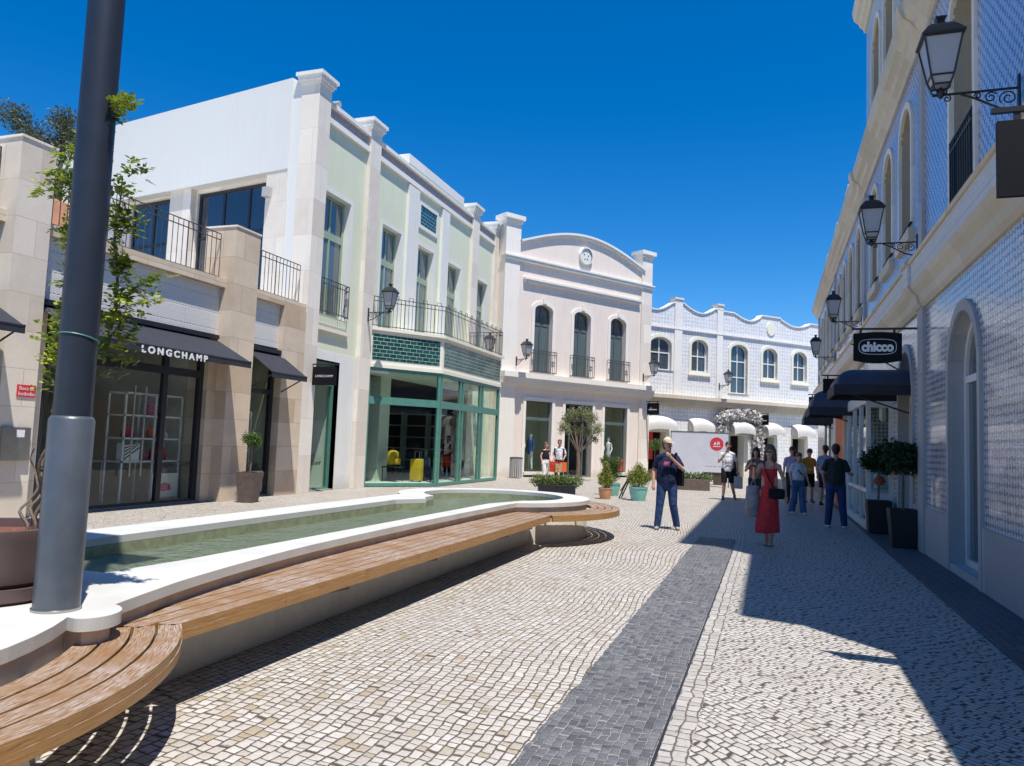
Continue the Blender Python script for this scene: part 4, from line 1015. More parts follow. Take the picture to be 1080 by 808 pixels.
for i in range(nseg):
    a = 2 * PI * i / nseg; b = 2 * PI * (i + 1) / nseg; c = (4.2, 10.86)
    for r0, r1, d0, d1 in ((0, .36, .03, .08), (.36, .43, 0, .14)):
        P4 = [(c[0] + r * math.cos(t), d1, c[1] + r * math.sin(t)) for r, t in ((r0, a), (r1, a), (r1, b), (r0, b))]
        P4 = P4[1:] if r0 == 0 else P4
        if r0 == 0: P4 = [(c[0], d1, c[1])] + [(c[0] + r1 * math.cos(t), d1, c[1] + r1 * math.sin(t)) for t in (a, b)]
        m.poly(P4)
        m.poly([(c[0] + r1 * math.cos(a), d0, c[1] + r1 * math.sin(a)), (c[0] + r1 * math.cos(b), d0, c[1] + r1 * math.sin(b)), (c[0] + r1 * math.cos(b), d1, c[1] + r1 * math.sin(b)), (c[0] + r1 * math.cos(a), d1, c[1] + r1 * math.sin(a))])
md = m.build('round_plaque', 'white_stone', pk)
m = MB(FM)
for x, z in ((-.12, .05), (.13, .02), (-.06, -.16), (.08, -.15), (.02, -.1)): m.lathe([(0, 0), (.032, 0), (.02, .02), (0, .02)], (0, 0, 0), 8); 
m.bm.free(); m = MB(FM)
for x, z in ((-.13, .06), (.14, .02), (-.08, -.17), (.08, -.16)): m.box(4.2 + x - .03, 4.2 + x + .03, .081, .095, 10.86 + z - .025, 10.86 + z + .025)
m.build('relief_detail', 'letter_dark', md)
for a, b in WN:
    w = window(FM, pk, a, b, 4.86, 8.06, .28, d=-.25, fm='slate_frame', gm='pane', ft=.08, mull=(.5,), bars=((7.15, .12),), sur=1, sm='pink_trim', st=.17, sproud=.05)
    m = MB(FM); c = (a + b) / 2
    for q in (-1, 1): m.slab([(c + q * .06, 4.95), (c + q * .48, 4.95), (c + q * .48, 7.08), (c + q * .06, 7.08)], [], -.262, -.245)
    m.build('curtain', 'slate_frame', w)
    m = MB(FM); m.box(c - .10, c + .10, .05, .12, 8.10, 8.36); m.build('keystone', 'pink_trim', w)
    w3 = [FM @ Vector(p) for p in ((a - .16, .0, 4.80), (a - .16, .22, 4.80), (b + .16, .22, 4.80), (b + .16, 0, 4.80))]
    railing(pk, w3, h=1.05, step=.11, r=.011)
for i, (a, b) in enumerate(SH):
    m = MB(FM); t = .16; m.slab([(a - t, .0), (a, 0), (a, 3.5), (b, 3.5), (b, 0), (b + t, 0), (b + t, 3.68), (a - t, 3.68)], [], -.3, .05); m.build('shop_surround', 'pink_trim', pk)
    if i != 1: shopfront(FM, pk, a, b, 3.5, -.2, 'slate_frame', 'glass', [], tz=2.62, th=.05, base=.1, tb=.14); m = MB(FM); m.box(a - .05, b + .05, -.1, .14, .1, .24); m.build('sill', 'pink_trim', pk)
    else: 
        sd = shopfront(FM, pk, a, b, 3.5, -.3, 'slate_frame', 'glass', [a + .55, b - .35], tz=2.7, th=.06, base=.05)
    room(FM, pk, a - .3, b + .3, 1.35 if i != 1 else 3.4, 3.75, wm='int_green' if i != 1 else 'int_dark', back='int_green' if i != 1 else 'int_dark', d0=-.36)
m = MB(FM); m.box(-.6, 9.0, -6, -.37, 4.0, 10.0); m.build('building_body', 'int_dark', pk)
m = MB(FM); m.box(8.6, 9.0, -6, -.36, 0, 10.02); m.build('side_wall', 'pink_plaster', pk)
def wpt(F, s_, d, z=0): return F @ Vector((s_, d, z))
aM = math.atan2(EM.x, EM.y)
for (s_, mt, lab, lg) in ((1.0, 'int_light', 'display figure in a pale mint top at the left edge of the first shop window', 'int_dark'), (1.55, 'blue_leather', 'display figure in a light blue shirt and beige shorts in the first shop window', 'int_light'),
                      (6.05, 'int_light', 'display figure in white by the left side of the third shop window', 'int_light'), (6.6, 'white_paint', 'display figure in a patterned grey outfit in the third shop window', 'white_paint')):
    p = wpt(FM, s_, -.48); mannequin(p.x, p.y, .3, -aM, mt, lab, leg=lg)
m = MB(FM); m.box(7.0, 7.34, -.18, -.165, .3, .95); o = m.build('sale_notice', 'letter_red'); tag(o, 'small red notice low in the third shop window of the gabled building', 'notice')
m = MB(FM); m.box(8.05, 8.1, .08, .16, 3.30, 3.62); m.box(8.1, 8.9, .42, .455, 3.55, 3.59)
m.bm.free()

# ================================================================== far tiled building
EB = Vector((.692, .722, 0)).normalized(); FB = frame((-7.63, 40.95), EB, (EB.y, -EB.x))
fb = thing('tiled_building', 'white and blue tiled building with a wavy parapet closing the end of the street', 'building', (-2, 46.8, 0))
def curve_seg(a, za, b, zb, n=8, mode=0):
    out = []
    for i in range(n):
        t = i / n; k = math.sin(t * PI / 2) if mode == 0 else 1 - math.cos(t * PI / 2)
        out.append((a + (b - a) * t, za + (zb - za) * k))
    return out
top = curve_seg(.6, 9.95, 2.0, 9.32, 6, 0) + curve_seg(2.0, 9.32, 3.45, 9.95, 8, 1) + curve_seg(3.95, 9.95, 5.4, 9.45, 8, 0) + curve_seg(5.4, 9.45, 6.62, 9.95, 8, 1) + [(7.02, 9.78), (7.95, 9.76)] + curve_seg(8.0, 9.74, 9.2, 9.42, 6, 0) + curve_seg(9.2, 9.42, 10.15, 9.74, 6, 1) + [(10.2, 9.86), (11.75, 9.86)] + curve_seg(11.8, 9.78, 13.1, 9.44, 6, 0) + curve_seg(13.1, 9.44, 14.4, 9.72, 6, 1) + [(14.4, 9.78), (15.8, 9.78)] + curve_seg(15.8, 9.7, 17, 9.45, 5, 0) + [(19.5, 9.8)]
OW = [(1.74, 3.24, 5.95, 7.82, 1), (4.7, 5.94, 6.03, 7.92, 0), (7.72, 9.06, 4.95, 7.92, 2), (10.32, 11.54, 6.03, 7.92, 0), (12.92, 14.1, 6.03, 7.92, 0), (15.5, 16.7, 6.03, 7.92, 0)]
OG = [(1.3, 3.3), (4.45, 6.05), (7.55, 9.2), (10.25, 11.65), (12.7, 14.3), (15.4, 17)]
out = [(.6, 0)]
for a, b in OG: out += [(a, 0), (a, 2.66), (b, 2.66), (b, 0)]
out += [(19.5, 0)] + list(reversed(top))
m = MB(FB); m.slab(out, [opening(a, b, c, d, .42) for a, b, c, d, k in OW], -.35, 0); m.build('front_wall', 'azul_back', fb)
m = MB(FB)
for (a, za), (b, zb) in zip(top, top[1:]):
    if b - a < .02: continue
    vs = [(a, -.4, za), (b, -.4, zb), (b, .07, zb), (a, .07, za), (a, -.4, za + .07), (b, -.4, zb + .07), (b, .07, zb + .07), (a, .07, za + .07)]
    V = [m.bm.verts.new(v) for v in vs]
    for f in ((0, 1, 2, 3), (7, 6, 5, 4), (3, 2, 6, 7), (1, 0, 4, 5)): m._f([V[i] for i in f])
m.build('parapet_coping', 'white_stone', fb)
m = MB(FB)
for a, b, z in ((3.42, 3.98, 10.1), (6.6, 7.05, 10.1), (1.35, 1.6, 4.6)): m.box(a, b, -.4, .07, 4.6 if z > 5 else 0, z)
m.build('pilaster', 'white_stone', fb)
m = MB(FB); m.box(3.38, 4.02, -.42, .12, 10.1, 10.2); m.box(6.56, 7.09, -.42, .12, 10.1, 10.2); m.build('pilaster_cap', 'pale_stone', fb)
m = MB(FB); m.box(.6, 19.5, -.1, .09, 8.36, 8.44); m.build('string_course', 'white_stone', fb)
m = MB(FB)
for d, z0, z1 in ((.12, 3.92, 4.05), (.30, 4.051, 4.2), (.46, 4.36, 4.56)): m.box(.6, 19.5, -.2, d, z0, z1)
m.box(.6, 19.5, -.2, .38, 4.201, 4.359); m.build('main_cornice', 'cornice_stone', fb)
for a, b, c, d, k in OW:
    window(FB, fb, a, b, c, d, .42, d=-.18, fm='white_paint', gm='pane', ft=.075, mull=(.5,), bars=((6.95, .07),) if k != 2 else ((6.9, .07), (5.95, .06)), sur=1, sm='cream_plaster', st=.17, sproud=.05, sill=(k == 0))
m = MB(FB)
for r, d in ((.40, .05), (.32, .07)):
    pass
ring = [(10.98 + .36 * math.cos(2 * PI * i / 28), 9.14 + .42 * math.sin(2 * PI * i / 28)) for i in range(28)]
m.slab(ring, [], -.02, .06); m.build('round_plaque', 'cream_plaster', fb)
for i, (a, b) in enumerate(OG):
    m = MB(FB); m.slab([(a, 0), (a + .22, 0), (a + .22, 2.44), (b - .32, 2.44), (b - .32, 0), (b, 0), (b, 2.66), (a, 2.66)], [], -.5, .02); m.build('door_surround', 'cream_plaster', fb)
    room(FB, fb, a, b, 3.0, 2.9, wm='int_dark', back='int_wall' if i in (4,) else 'int_dark', d0=-.52, floor='int_floor')
    c = (a + b) / 2; w = (b - a) / 2 + .0; m = MB(FB); n = 10; rows = []
    for j in range(n + 1):
        t = PI / 2 * j / n; dd = .62 * math.sin(t) ** 1.5; zz = 2.74 + .62 * math.cos(t) ** .7; ww = w * (.80 + .20 * math.sin(t) ** .8)
        rows.append([m.bm.verts.new((c + ww * q, dd + .03, zz - .12 * abs(q) ** 3)) for q in (-1, -.8, -.4, 0, .4, .8, 1)])
    for A, B in zip(rows, rows[1:]):
        for q in range(6): m._f([A[q], A[q + 1], B[q + 1], B[q]])
    # closed sides
    for q in (0, 6):
        s0_ = rows[-1][q].co.x
        base_ = m.bm.verts.new((rows[0][q].co.x, .03, 2.62))
        for A, B in zip(rows, rows[1:]): m._f([A[q], B[q], base_])
    zv = rows[-1]; lo_ = [m.bm.verts.new((v.co.x, v.co.y, v.co.z - .14)) for v in zv]
    for q in range(6): m._f([zv[q], zv[q + 1], lo_[q + 1], lo_[q]])
    m.build('dome_awning', 'white_canvas', fb, smooth=True)
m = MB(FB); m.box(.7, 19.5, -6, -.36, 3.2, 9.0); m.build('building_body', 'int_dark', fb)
# flower wall round the middle door
fl = thing('flower_arch', 'arch of white flowers and grey twigs framing the middle door of the tiled building', 'flower arch', FB @ Vector((8.4, .1, 0)))
bl = []
for z in [.15 + .25 * i for i in range(14)]:
    bl += [((6.85, .22, z), (.42, .22, .3)), ((9.85, .22, z), (.42, .22, .3))]
    if z > 1.2: bl += [((7.2, .1, z), (.2, .14, .28)) if z < 2.4 else ((7.2, .1, z + .2), (.25, .14, .28))]
for i in range(13):
    t = PI * i / 12; bl.append(((8.35 - 1.5 * math.cos(t), .30, 3.35 + .42 * math.sin(t)), (.34, .24, .36)))
leaves('flowers', 'flower', fl, bl, 5200, .17, .9, seed=5, F=FB, shell=.6)
leaves('twigs', 'twig_grey', fl, bl, 2400, .14, .45, seed=6, F=FB, shell=.3)
# ================================================================== right hand building clad in blue and white tiles
FR = frame((2.47, 0), (0, 1), (-1, 0))
rb = thing('tiled_street_building', 'tall building clad in relief tiles with stone cornices and arched windows shading the right of the street', 'building', (2.47, 20, 0))
rb['label'] = 'tall tile clad building with tan stone cornices and arched windows along the shaded street side'
GO = [(6.6, 8.1, 3.6), (10.72, 12.34, 3.6), (15.35, 16.85, 3.6)]
out = [(5.3, 0)]
for a, b, z in GO: out += [(a, 0), (a, z - .8)] + [((a + b) / 2 - (b - a) / 2 * math.cos(PI * i / 14), z - .8 + .8 * math.sin(PI * i / 14)) for i in range(1, 14)] + [(b, z - .8), (b, 0)]
out += [(17.76, 0), (17.76, 3.0), (21.9, 3.0), (21.9, 0), (23.2, 0), (23.2, 3.0), (25.9, 3.0), (25.9, 0), (28.4, 0), (28.4, 3.0), (32, 3.0), (32, 0), (44.2, 0), (44.2, 4.14), (5.3, 4.14)]
m = MB(FR); m.slab(out, [], -.5, 0); m.build('tiled_ground_wall', 'azul_gf', rb)
m = MB(FR)
prev = 5.32
for a, b in [(q[0] - .13, q[1] + .13) for q in GO] + [(17.47, 21.9), (23.2, 32), (44, 44)]:
    if a - prev > .1: m = MB(FR); m.box(prev, a, 0, .035, 0, .77); m.build('stone_dado', 'grey_stone', rb, bevel=.006)
    prev = b
for i, (a, b, z) in enumerate(GO):
    m = MB(FR); w = (b - a) / 2; c = (a + b) / 2
    op = [(a, .001), (a, z - .8)] + [(c - w * math.cos(PI * j / 16), z - .8 + .8 * math.sin(PI * j / 16)) for j in range(1, 16)] + [(b, z - .8), (b, .001)]
    w2 = w + .125; oo = [(b + .125, .001), (b + .125, z - .8)] + [(c + w2 * math.cos(PI * j / 16), z - .8 + .95 * math.sin(PI * j / 16)) for j in range(1, 16)] + [(a - .125, z - .8), (a - .125, .001)]
    m.slab(op + oo, [], -.02, .045); su = m.build('arch_surround', 'grey_stone', rb)
    m = MB(FR); m.slab(list(reversed([(x, y) for x, y in op])) + [(a + .012, .001)] + [(a + .012, z - .8)] + [(c - (w - .012) * math.cos(PI * j / 16), z - .8 + (.788) * math.sin(PI * j / 16)) for j in range(1, 16)] + [(b - .012, z - .8), (b - .012, .001)], [], -.498, .004); m.build('arch_reveal', 'grey_stone', rb)
    window(FR, rb, a + .013, b - .013, .12, z - .013, .78, d=-.20, fm='white_plaster', gm='pane_dark', ft=.09, mull=(.5,), bars=((2.72, .10),), name='arched_window', fth=.08)
    m = MB(FR); m.box(a - .02, b + .02, -.5, .03, 0, .12); m.build('threshold', 'grey_stone', rb)
for a, b in ((14.15, 14.62), (9.4, 9.5)):
    if a > 10: m = MB(FR); m.box(a, b, 0, .06, 0, 4.14); m.build('pilaster', 'grey_stone', rb, bevel=.006)
# mid cornice: corbel, tiled fascia and sloped top
def band(s0, s1, pr=0):
    m = MB(FR)
    prof = [(-.1, 4.14), (.04 + pr, 4.14), (.09 + pr, 4.20), (.12 + pr, 4.32), (.21 + pr, 4.42), (.25 + pr, 4.50), (-.1, 4.50)]
    A = [m.bm.verts.new((s0, d, z)) for d, z in prof]; B = [m.bm.verts.new((s1, d, z)) for d, z in prof]
    for i in range(len(prof)): m._f([A[i], A[(i + 1) % len(prof)], B[(i + 1) % len(prof)], B[i]])
    m._f(A); m._f(list(reversed(B))); m.build('corbel_course', 'cornice_stone', rb)
    m = MB(FR); m.box(s0 + .01, s1 - .01, -.1, .235 + pr, 4.501, 4.86); m.build('band_fascia', 'scallop', rb)
    m = MB(FR)
    prof = [(-.1, 4.861), (.27 + pr, 4.861), (.29 + pr, 4.90), (.20 + pr, 4.99), (.12 + pr, 5.06), (.02, 5.16), (-.1, 5.16)]
    A = [m.bm.verts.new((s0, d, z)) for d, z in prof]; B = [m.bm.verts.new((s1, d, z)) for d, z in prof]
    for i in range(len(prof)): m._f([A[i], A[(i + 1) % len(prof)], B[(i + 1) % len(prof)], B[i]])
    m._f(A); m._f(list(reversed(B))); m.build('band_top_course', 'cornice_stone', rb)
band(5.3, 14.14); band(14.14, 14.66, .05); band(14.66, 22.5); band(22.5, 22.95, .05); band(22.95, 44.2)
# low block behind the camera side
lb = thing('low_building', 'low single storey tiled block carrying the tile clad street building on towards the viewer', 'building', (2.47, 0, 0))
m = MB(FR); m.box(-30, 5.295, -6, 0, 0, 4.14); m.build('wall', 'azul_gf', lb)
m = MB(FR); m.box(-30, 5.295, -6, .25, 4.14, 5.1); m.build('cornice', 'cornice_stone', lb)
# first floor
UW = []
for c in (6.9, 11.47, 16.05, 18.4, 20.75, 24.3, 26.6, 28.9, 31.2, 34.6, 36.9, 39.2, 41.5): UW.append((c - .68, c + .68, 5.2 if c < 12 else 5.95, 8.38))
m = MB(FR); m.slab([(5.3, 5.1), (44.2, 5.1), (44.2, 8.86), (5.3, 8.86)], [opening(a, b, z0, z1, .6) for a, b, z0, z1 in UW], -.35, 0); m.build('tiled_first_floor_wall', 'azul_up', rb)
for a, b, z0, z1 in UW:
    m = MB(FR); o1 = opening(a, b, z0, z1, .6); o2 = opening(a + .012, b - .012, z0 + .012, z1 - .012, .59); m.slab(o1, [o2], -.345, .003); m.build('window_reveal', 'beige_reveal', rb)
    w = window(FR, rb, a + .014, b - .014, z0 + .014, z1 - .014, .58, d=-.28, fm='cream_plaster', gm='pane_grey', ft=.08, mull=(.5,), bars=((z1 - .8, .08),), sur=1, sm='pale_stone', st=.12, sproud=.045)
    if z0 > 5.5: m = MB(FR); m.box(a - .12, b + .12, 0, .10, z0 - .34, z0 - .12); m.build('sill', 'cornice_stone', w, bevel=.01)
    elif a > 6:
        w3 = [FR @ Vector(p) for p in ((a + .03, .04, z0), (b - .03, .04, z0))]; railing(rb, w3, h=.95, step=.13, mat='iron', r=.012)
for c in (14.32, 22.7, 33, 43.6):
    m = MB(FR); m.box(c - .14, c + .14, 0, .06, 5.14, 8.86); m.build('upper_pilaster', 'grey_stone', rb)
def cornice(s0, s1, z, par=rb, k=1.0):
    m = MB(FR)
    prof = [(-.3, z), (.05, z), (.08, z + .10), (.16 * k, z + .18), (.20 * k, z + .28), (.30 * k, z + .36), (.34 * k, z + .46), (.37 * k, z + .62), (-.3, z + .68)]
    A = [m.bm.verts.new((s0, d, zz)) for d, zz in prof]; B = [m.bm.verts.new((s1, d, zz)) for d, zz in prof]
    for i in range(len(prof)): m._f([A[i], A[(i + 1) % len(prof)], B[(i + 1) % len(prof)], B[i]])
    m._f(A); m._f(list(reversed(B))); m.build('roof_cornice', 'cornice_stone', par)
cornice(5.25, 14.1, 8.87); cornice(14.1, 14.55, 8.87, k=1.2); cornice(14.55, 22.5, 8.87); cornice(22.5, 22.95, 8.87, k=1.2); cornice(22.95, 44.3, 8.87)
m = MB(FR); m.box(23.1, 44.2, -.3, .1, 9.5, 9.85); m.build('parapet', 'pale_stone', rb)
for c in (26, 30.2, 35):
    m = MB(FR); m.box(c - .5, c + .5, -.35, .22, 9.5, 10.15); m.build('roof_block', 'white_stone', rb, bevel=.02)
# second floor
TW = [(c - .75, c + .75, 10.3, 12.75) for c in (11.2, 13.5, 15.9, 18.3, 20.5)]
m = MB(FR); m.slab([(9.4, 9.5), (22.62, 9.5), (22.62, 13.62), (9.4, 13.62)], [opening(a, b, z0, z1, .7) for a, b, z0, z1 in TW], -.35, 0); m.build('second_floor_wall', 'azul_third', rb)
for a, b, z0, z1 in TW:
    m = MB(FR); o1 = opening(a, b, z0, z1, .7); o2 = opening(a + .012, b - .012, z0 + .012, z1 - .012, .69); m.slab(o1, [o2], -.345, .003); m.build('window_reveal', 'beige_reveal', rb)
    window(FR, rb, a + .014, b - .014, z0 + .014, z1 - .014, .68, d=-.28, fm='white_plaster', gm='pane_grey', ft=.08, mull=(.5,), bars=((12.0, .08),), sur=1, sm='pale_stone', st=.12)
cornice(9.3, 22.75, 13.62)
m = MB(FR); m.box(9.4, 22.62, -7, -.36, 9.4, 14.2); m.build('second_floor_block', 'azul_third', rb)
m = MB(FR); m.box(5.3, 44.2, -7, -.36, 4.5, 9.4); m.build('building_body', 'int_dark', rb)
m = MB(FR); m.box(5.3, 44.2, -7, -.55, .004, .02); m.build('interior_floor', 'int_floor', rb)
m = MB(FR); m.box(5.3, 44.2, -5, -4.9, .02, 4.5); m.build('interior_wall', 'int_wall', rb)
m = MB(FR); m.box(44.2, 44.5, -7, 0, 0, 9.5); m.build('end_wall', 'pale_stone', rb)
m = MB(FR)
for s_ in (5.3, 9.5, 13, 17.3, 22.5, 27.2, 33): m.box(s_, s_ + .1, -4.9, -.5, .02, 4.4)
m.build('party_wall', 'int_dark', rb)

# white framed projecting shop boxes
def shopbox(s0, s1, d, z1, bars, mat='white_paint', gm='glass', name='shop_box'):
    t = .09; m = MB(FR)
    m.box(s0, s0 + t, d - t, d, .1, z1); m.box(s1 - t, s1, d - t, d, .1, z1)
    for b in bars: m.box(b, b + t * .7, d - t, d, .1, z1)
    m.box(s0, s1, d - t - .01, d + .01, z1, z1 + .2); m.box(s0, s1, d - t, d + .005, .02, .16); m.box(s0 + t, s1 - t, d - t * .8, d - .01, .80, .88)
    m.box(s0 + .001, s0 + t, 0, d - t, z1 - .1, z1 + .2); m.box(s0 + .001, s0 + t, 0, d - t, .02, .8); m.box(s0, s0 + t, .0, .08, .8, z1)
    f = m.build(name, mat, rb)
    g = MB(FR); g.poly([(s0 + t, d - .045, .16), (s1 - t, d - .045, .16), (s1 - t, d - .045, z1), (s0 + t, d - .045, z1)]); g.poly([(s0 + .045, .08, .8), (s0 + .045, d - t, .8), (s0 + .045, d - t, z1 - .1), (s0 + .045, .08, z1 - .1)]); g.build('pane', gm, f)
    g = MB(FR); g.box(s0, s1, 0, d, z1 + .2, z1 + .26); g.build('shop_box_roof', 'white_paint', f)
    return f
bx = shopbox(17.76, 21.9, .52, 2.72, (19.1, 20.5))
shopbox(28.4, 32, .45, 2.75, (29.8,)); 
m = MB(FR); m.box(23.2, 25.9, .30, .5, 0, 2.72); o = m.build('orange_shopfront_panel', 'orange', rb)
m = MB(FR); m.box(23.1, 23.2, 0, .52, 0, 3.0); m.box(25.9, 26.0, 0, .52, 0, 3.0); m.box(23.2, 25.9, .1, .52, 2.72, 3.0); m.build('shopfront_frame', 'white_paint', rb)
m = MB(FR); m.box(26.2, 28.3, 0, .46, 0, 3.0); m.build('shopfront_pier', 'white_plaster', rb)
# interior lanterns and things seen through the first box
m = MB(); p = FR @ Vector((18.3, .12, 2.35)); m.lathe([(.05, 0), (.09, .05), (.09, .28), (.03, .36)], p, 6); m.tube([p + Vector((0, 0, .34)), p + Vector((0, 0, .6))], .006, 5); o = m.build('pendant_lantern', 'white_paint'); tag(o, 'small white pendant lantern hanging inside the white framed shop box', 'lantern')
m = MB(); p = FR @ Vector((18.15, .22, .95)); m.lathe([(0, 0), (.08, .01), (.13, .09), (.08, .19), (0, .22)], p, 16); o = m.build('ball_toy', 'orange', smooth=True); tag(o, 'round orange toy behind the glass of the white framed shop box', 'toy')
m = MB(FR); m.box(17.9, 21.8, -.2, .3, .16, .84); o = m.build('window_plinth', 'int_wall', rb)
m = MB(FR)
for s_, z, a_ in ((19.2, .85, .3), (20.2, .85, .4), (21.2, .85, .25)): m.box(s_, s_ + .35, -.1, .15, z, z + a_)
o = m.build('merchandise', 'int_light', rb)

# half dome black awnings
def half_dome(s0, s1, dep, zt, zb, val, lab=None, d0=.05):
    m = MB(FR); n = 8; rows = []
    for j in range(n + 1):
        t = PI / 2 * j / n; k = 1 - math.cos(t); zz = zb + (zt - zb) * math.sin(t); g = .36 * k
        rows.append([m.bm.verts.new(v) for v in ((s0 + g, .02, zz), (s0 + g, dep - g - .05, zz), (s0 + g + .08, dep - g, zz), (s1 - g - .08, dep - g, zz), (s1 - g, dep - g - .05, zz), (s1 - g, .02, zz))])
    for A, B in zip(rows, rows[1:]):
        for q in range(5): m._f([A[q], A[q + 1], B[q + 1], B[q]])
    m._f(rows[-1])
    a = m.build('awning', 'navy_canvas', rb, smooth=True)
    m = MB(FR); m.box(s0 - .02, s1 + .02, dep - .01, dep + .03, zb - val, zb + .02); m.box(s0 - .025, s0 + .005, 0, dep, zb - val, zb + .02); m.box(s1 - .005, s1 + .025, 0, dep, zb - val, zb + .02); m.build('valance', 'canvas', a)
    m = MB(FR); m.tube([(s0 + .08, .03, zb - .5), (s0 + .08, dep - .02, zb - .06)], .015, 6); m.build('awning_arm', 'iron', a)
half_dome(15.55, 17.3, 1.30, 3.24, 2.90, .17)
half_dome(21.8, 23.6, 1.45, 3.3, 2.82, .2); half_dome(27.6, 29.6, 1.35, 3.3, 2.8, .2)
m = MB(FR); m.tube([(15.9, .1, 3.2), (15.9, 1.0, 3.75)], .014, 6); o = m.build('stay_rod', 'iron', rb)

# wrought iron lamps: arm along +X locally, lantern at the end ------------------
def make_lamp():
    t = thing('wall_lantern', '', 'lantern')
    m = MB()
    m.box(-.0, .025, -.03, .03, -.28, .14, .005)
    m.tube([(.02, 0, 0), (.82, 0, 0)], .014, 6); m.tube([(.02, 0, -.25), (.2, 0, -.20), (.42, 0, -.07), (.55, 0, -.012)], .013, 6)
    def spiral(cx, cz, r, a0, turns, sg=1):
        return [(cx + r * (1 - .75 * i / 24) * math.cos(a0 + sg * turns * 2 * PI * i / 24), 0, cz + r * (1 - .75 * i / 24) * math.sin(a0 + sg * turns * 2 * PI * i / 24)) for i in range(25)]
    for a in (spiral(.11, -.10, .085, -.6, 1.5), spiral(.27, -.075, .06, 2.6, 1.4, -1), spiral(.39, -.045, .035, 0, 1.3), spiral(.68, -.045, .04, 1.6, 1.3)): m.tube(a, .008, 5)
    m.build('bracket', 'iron', t)
    m = MB(); L = .74; q = PI / 4
    def sqr(r, z): return [(L + r * math.cos(q + k * PI / 2), r * math.sin(q + k * PI / 2), z) for k in range(4)]
    lo, mi, hi = sqr(.115, .10), sqr(.155, .19), sqr(.255, .60)
    for A, B in ((lo, mi), (mi, hi)):
        for k in range(4): m.tube([A[k], B[k]], .011, 5)
    for A in (lo, mi, hi):
        for k in range(4): m.tube([A[k], A[(k + 1) % 4]], .011, 5)
    for k in range(4): m.tube([(L, 0, .0), (L + (lo[k][0] - L) * .9, lo[k][1] * .9, .05), lo[k]], .009, 5)
    m.lathe([(0, -.05), (.03, -.02), (.045, .03), (.02, .08), (0, .09)], (L, 0, 0), 10)
    m.build('lantern_cage', 'iron', t)
    m = MB(); m.lathe([(.285, .60), (.30, .62), (.20, .72), (.15, .76), (.06, .79), (.045, .83), (.075, .855), (.075, .87), (.03, .885), (0, .89)], (L, 0, 0), sq=4, rot=q); m.build('lantern_roof', 'iron', t)
    m = MB(); m.lathe([(.105, .105), (.148, .19), (.244, .592)], (L, 0, 0), sq=4, rot=q); m.build('lantern_glass', 'frost', t)
    return t
lamp = make_lamp()
def put_lamp(F, s_, z, label, d=.03, sc_=1.0, first=False):
    p = F @ Vector((s_, d, z)); n = Vector((F[0][1], F[1][1], 0)); rz = math.atan2(n.y, n.x); g = 'wrought iron wall lanterns'
    if first: lamp.location = p; lamp.rotation_euler = (0, 0, rz); lamp['label'] = label; lamp['group'] = g; return lamp
    return dup(lamp, p, rz, label, g, sc_ if sc_ != 1 else None)
put_lamp(FR, 8.9, 5.5, 'nearest and largest black iron wall lantern, high above the blank black hanging sign', first=True)
put_lamp(FR, 14.55, 5.36, 'black wall lantern above the black shop sign with white lettering', d=.06)
put_lamp(FR, 23.1, 5.36, 'black wall lantern on the shaded tile wall third along from the viewer', d=.06)
put_lamp(FR, 32.0, 5.40, 'smallest black wall lantern at the far end of the shaded tile wall', d=.06)
put_lamp(FG, 20.46, 5.42, 'black wall lantern on the green building beside the balcony over the shop bay', d=.14)
put_lamp(FG, 29.2, 5.2, 'dark wall lantern seen through the far end of the bay balcony railing', d=.16)
put_lamp(FM, .10, 5.32, 'wall lantern on the left pier of the pinkish gabled building', d=.09)
put_lamp(FM, 8.45, 5.25, 'wall lantern on the right pier of the pinkish gabled building', d=.09)
put_lamp(FB, 6.8, 5.35, 'wall lantern on the far tiled building beside its tall middle window', d=.08)

# hanging signs: board local x outward from wall, faces the viewer (-Y)
def hang_sign(F, s_, x0, x1, zt, zb, label, curved=False, wordfn=None, barz=.07, name='hanging_sign'):
    o = F @ Vector((s_, 0, 0)); n = Vector((F[0][1], F[1][1], 0)); al = Vector((F[0][0], F[1][0], 0))
    H = frame((o.x, o.y), n, -al)       # s = outward from the wall, d = towards the viewer
    t = thing(name, label, 'sign', (o.x, o.y, zb), 'black hanging shop signs')
    m = MB(H)
    if curved:
        N = 12; up = [(x0 + (x1 - x0) * i / N, zt + .03 * math.sin(PI * i / N)) for i in range(N + 1)]; dn = [(x1 - (x1 - x0) * i / N, zb - .05 * math.sin(PI * i / N) + .0) for i in range(N + 1)]
        m.slab(up + dn, [], -.02, .02)
    else: m.box(x0, x1, -.02, .02, zb, zt)
    bd = m.build('board', 'sign_black', t, bevel=.003)
    m = MB(H); m.box(0, x1 + .03, -.018, .018, zt + barz, zt + barz + .035); m.box(0, .03, -.06, .06, zt + barz - .09, zt + barz + .12)
    for x in (x0 + .12, x1 - .12): m.box(x - .02, x + .02, -.012, .012, zt - .005, zt + barz)
    m.build('bracket', 'iron', t)
    if wordfn: wordfn(H, bd, (x0 + x1) / 2, (zt + zb) / 2)
    return t, H
def chicco(H, bd, cx, cz):
    # board is seen from the viewer: outward is to the left there, so mirror along s
    text('chicco', .23, H, cx, .0215, cz - .07, 'letter_white', bd, align='CENTER', ext=.002, bold=.012, sx=.86, flip=True)
    m = MB(H); N = 40; pts = []
    for i in range(N + 1):
        a = 2 * PI * i / N; ca, sa = math.cos(a), math.sin(a)
        pts.append((cx + .30 * math.copysign(abs(ca) ** .6, ca), .023, cz + .005 + .135 * math.copysign(abs(sa) ** .6, sa)))
    m.tube(pts, .006, 4, caps=False); m.build('logo_outline', 'letter_white', bd)
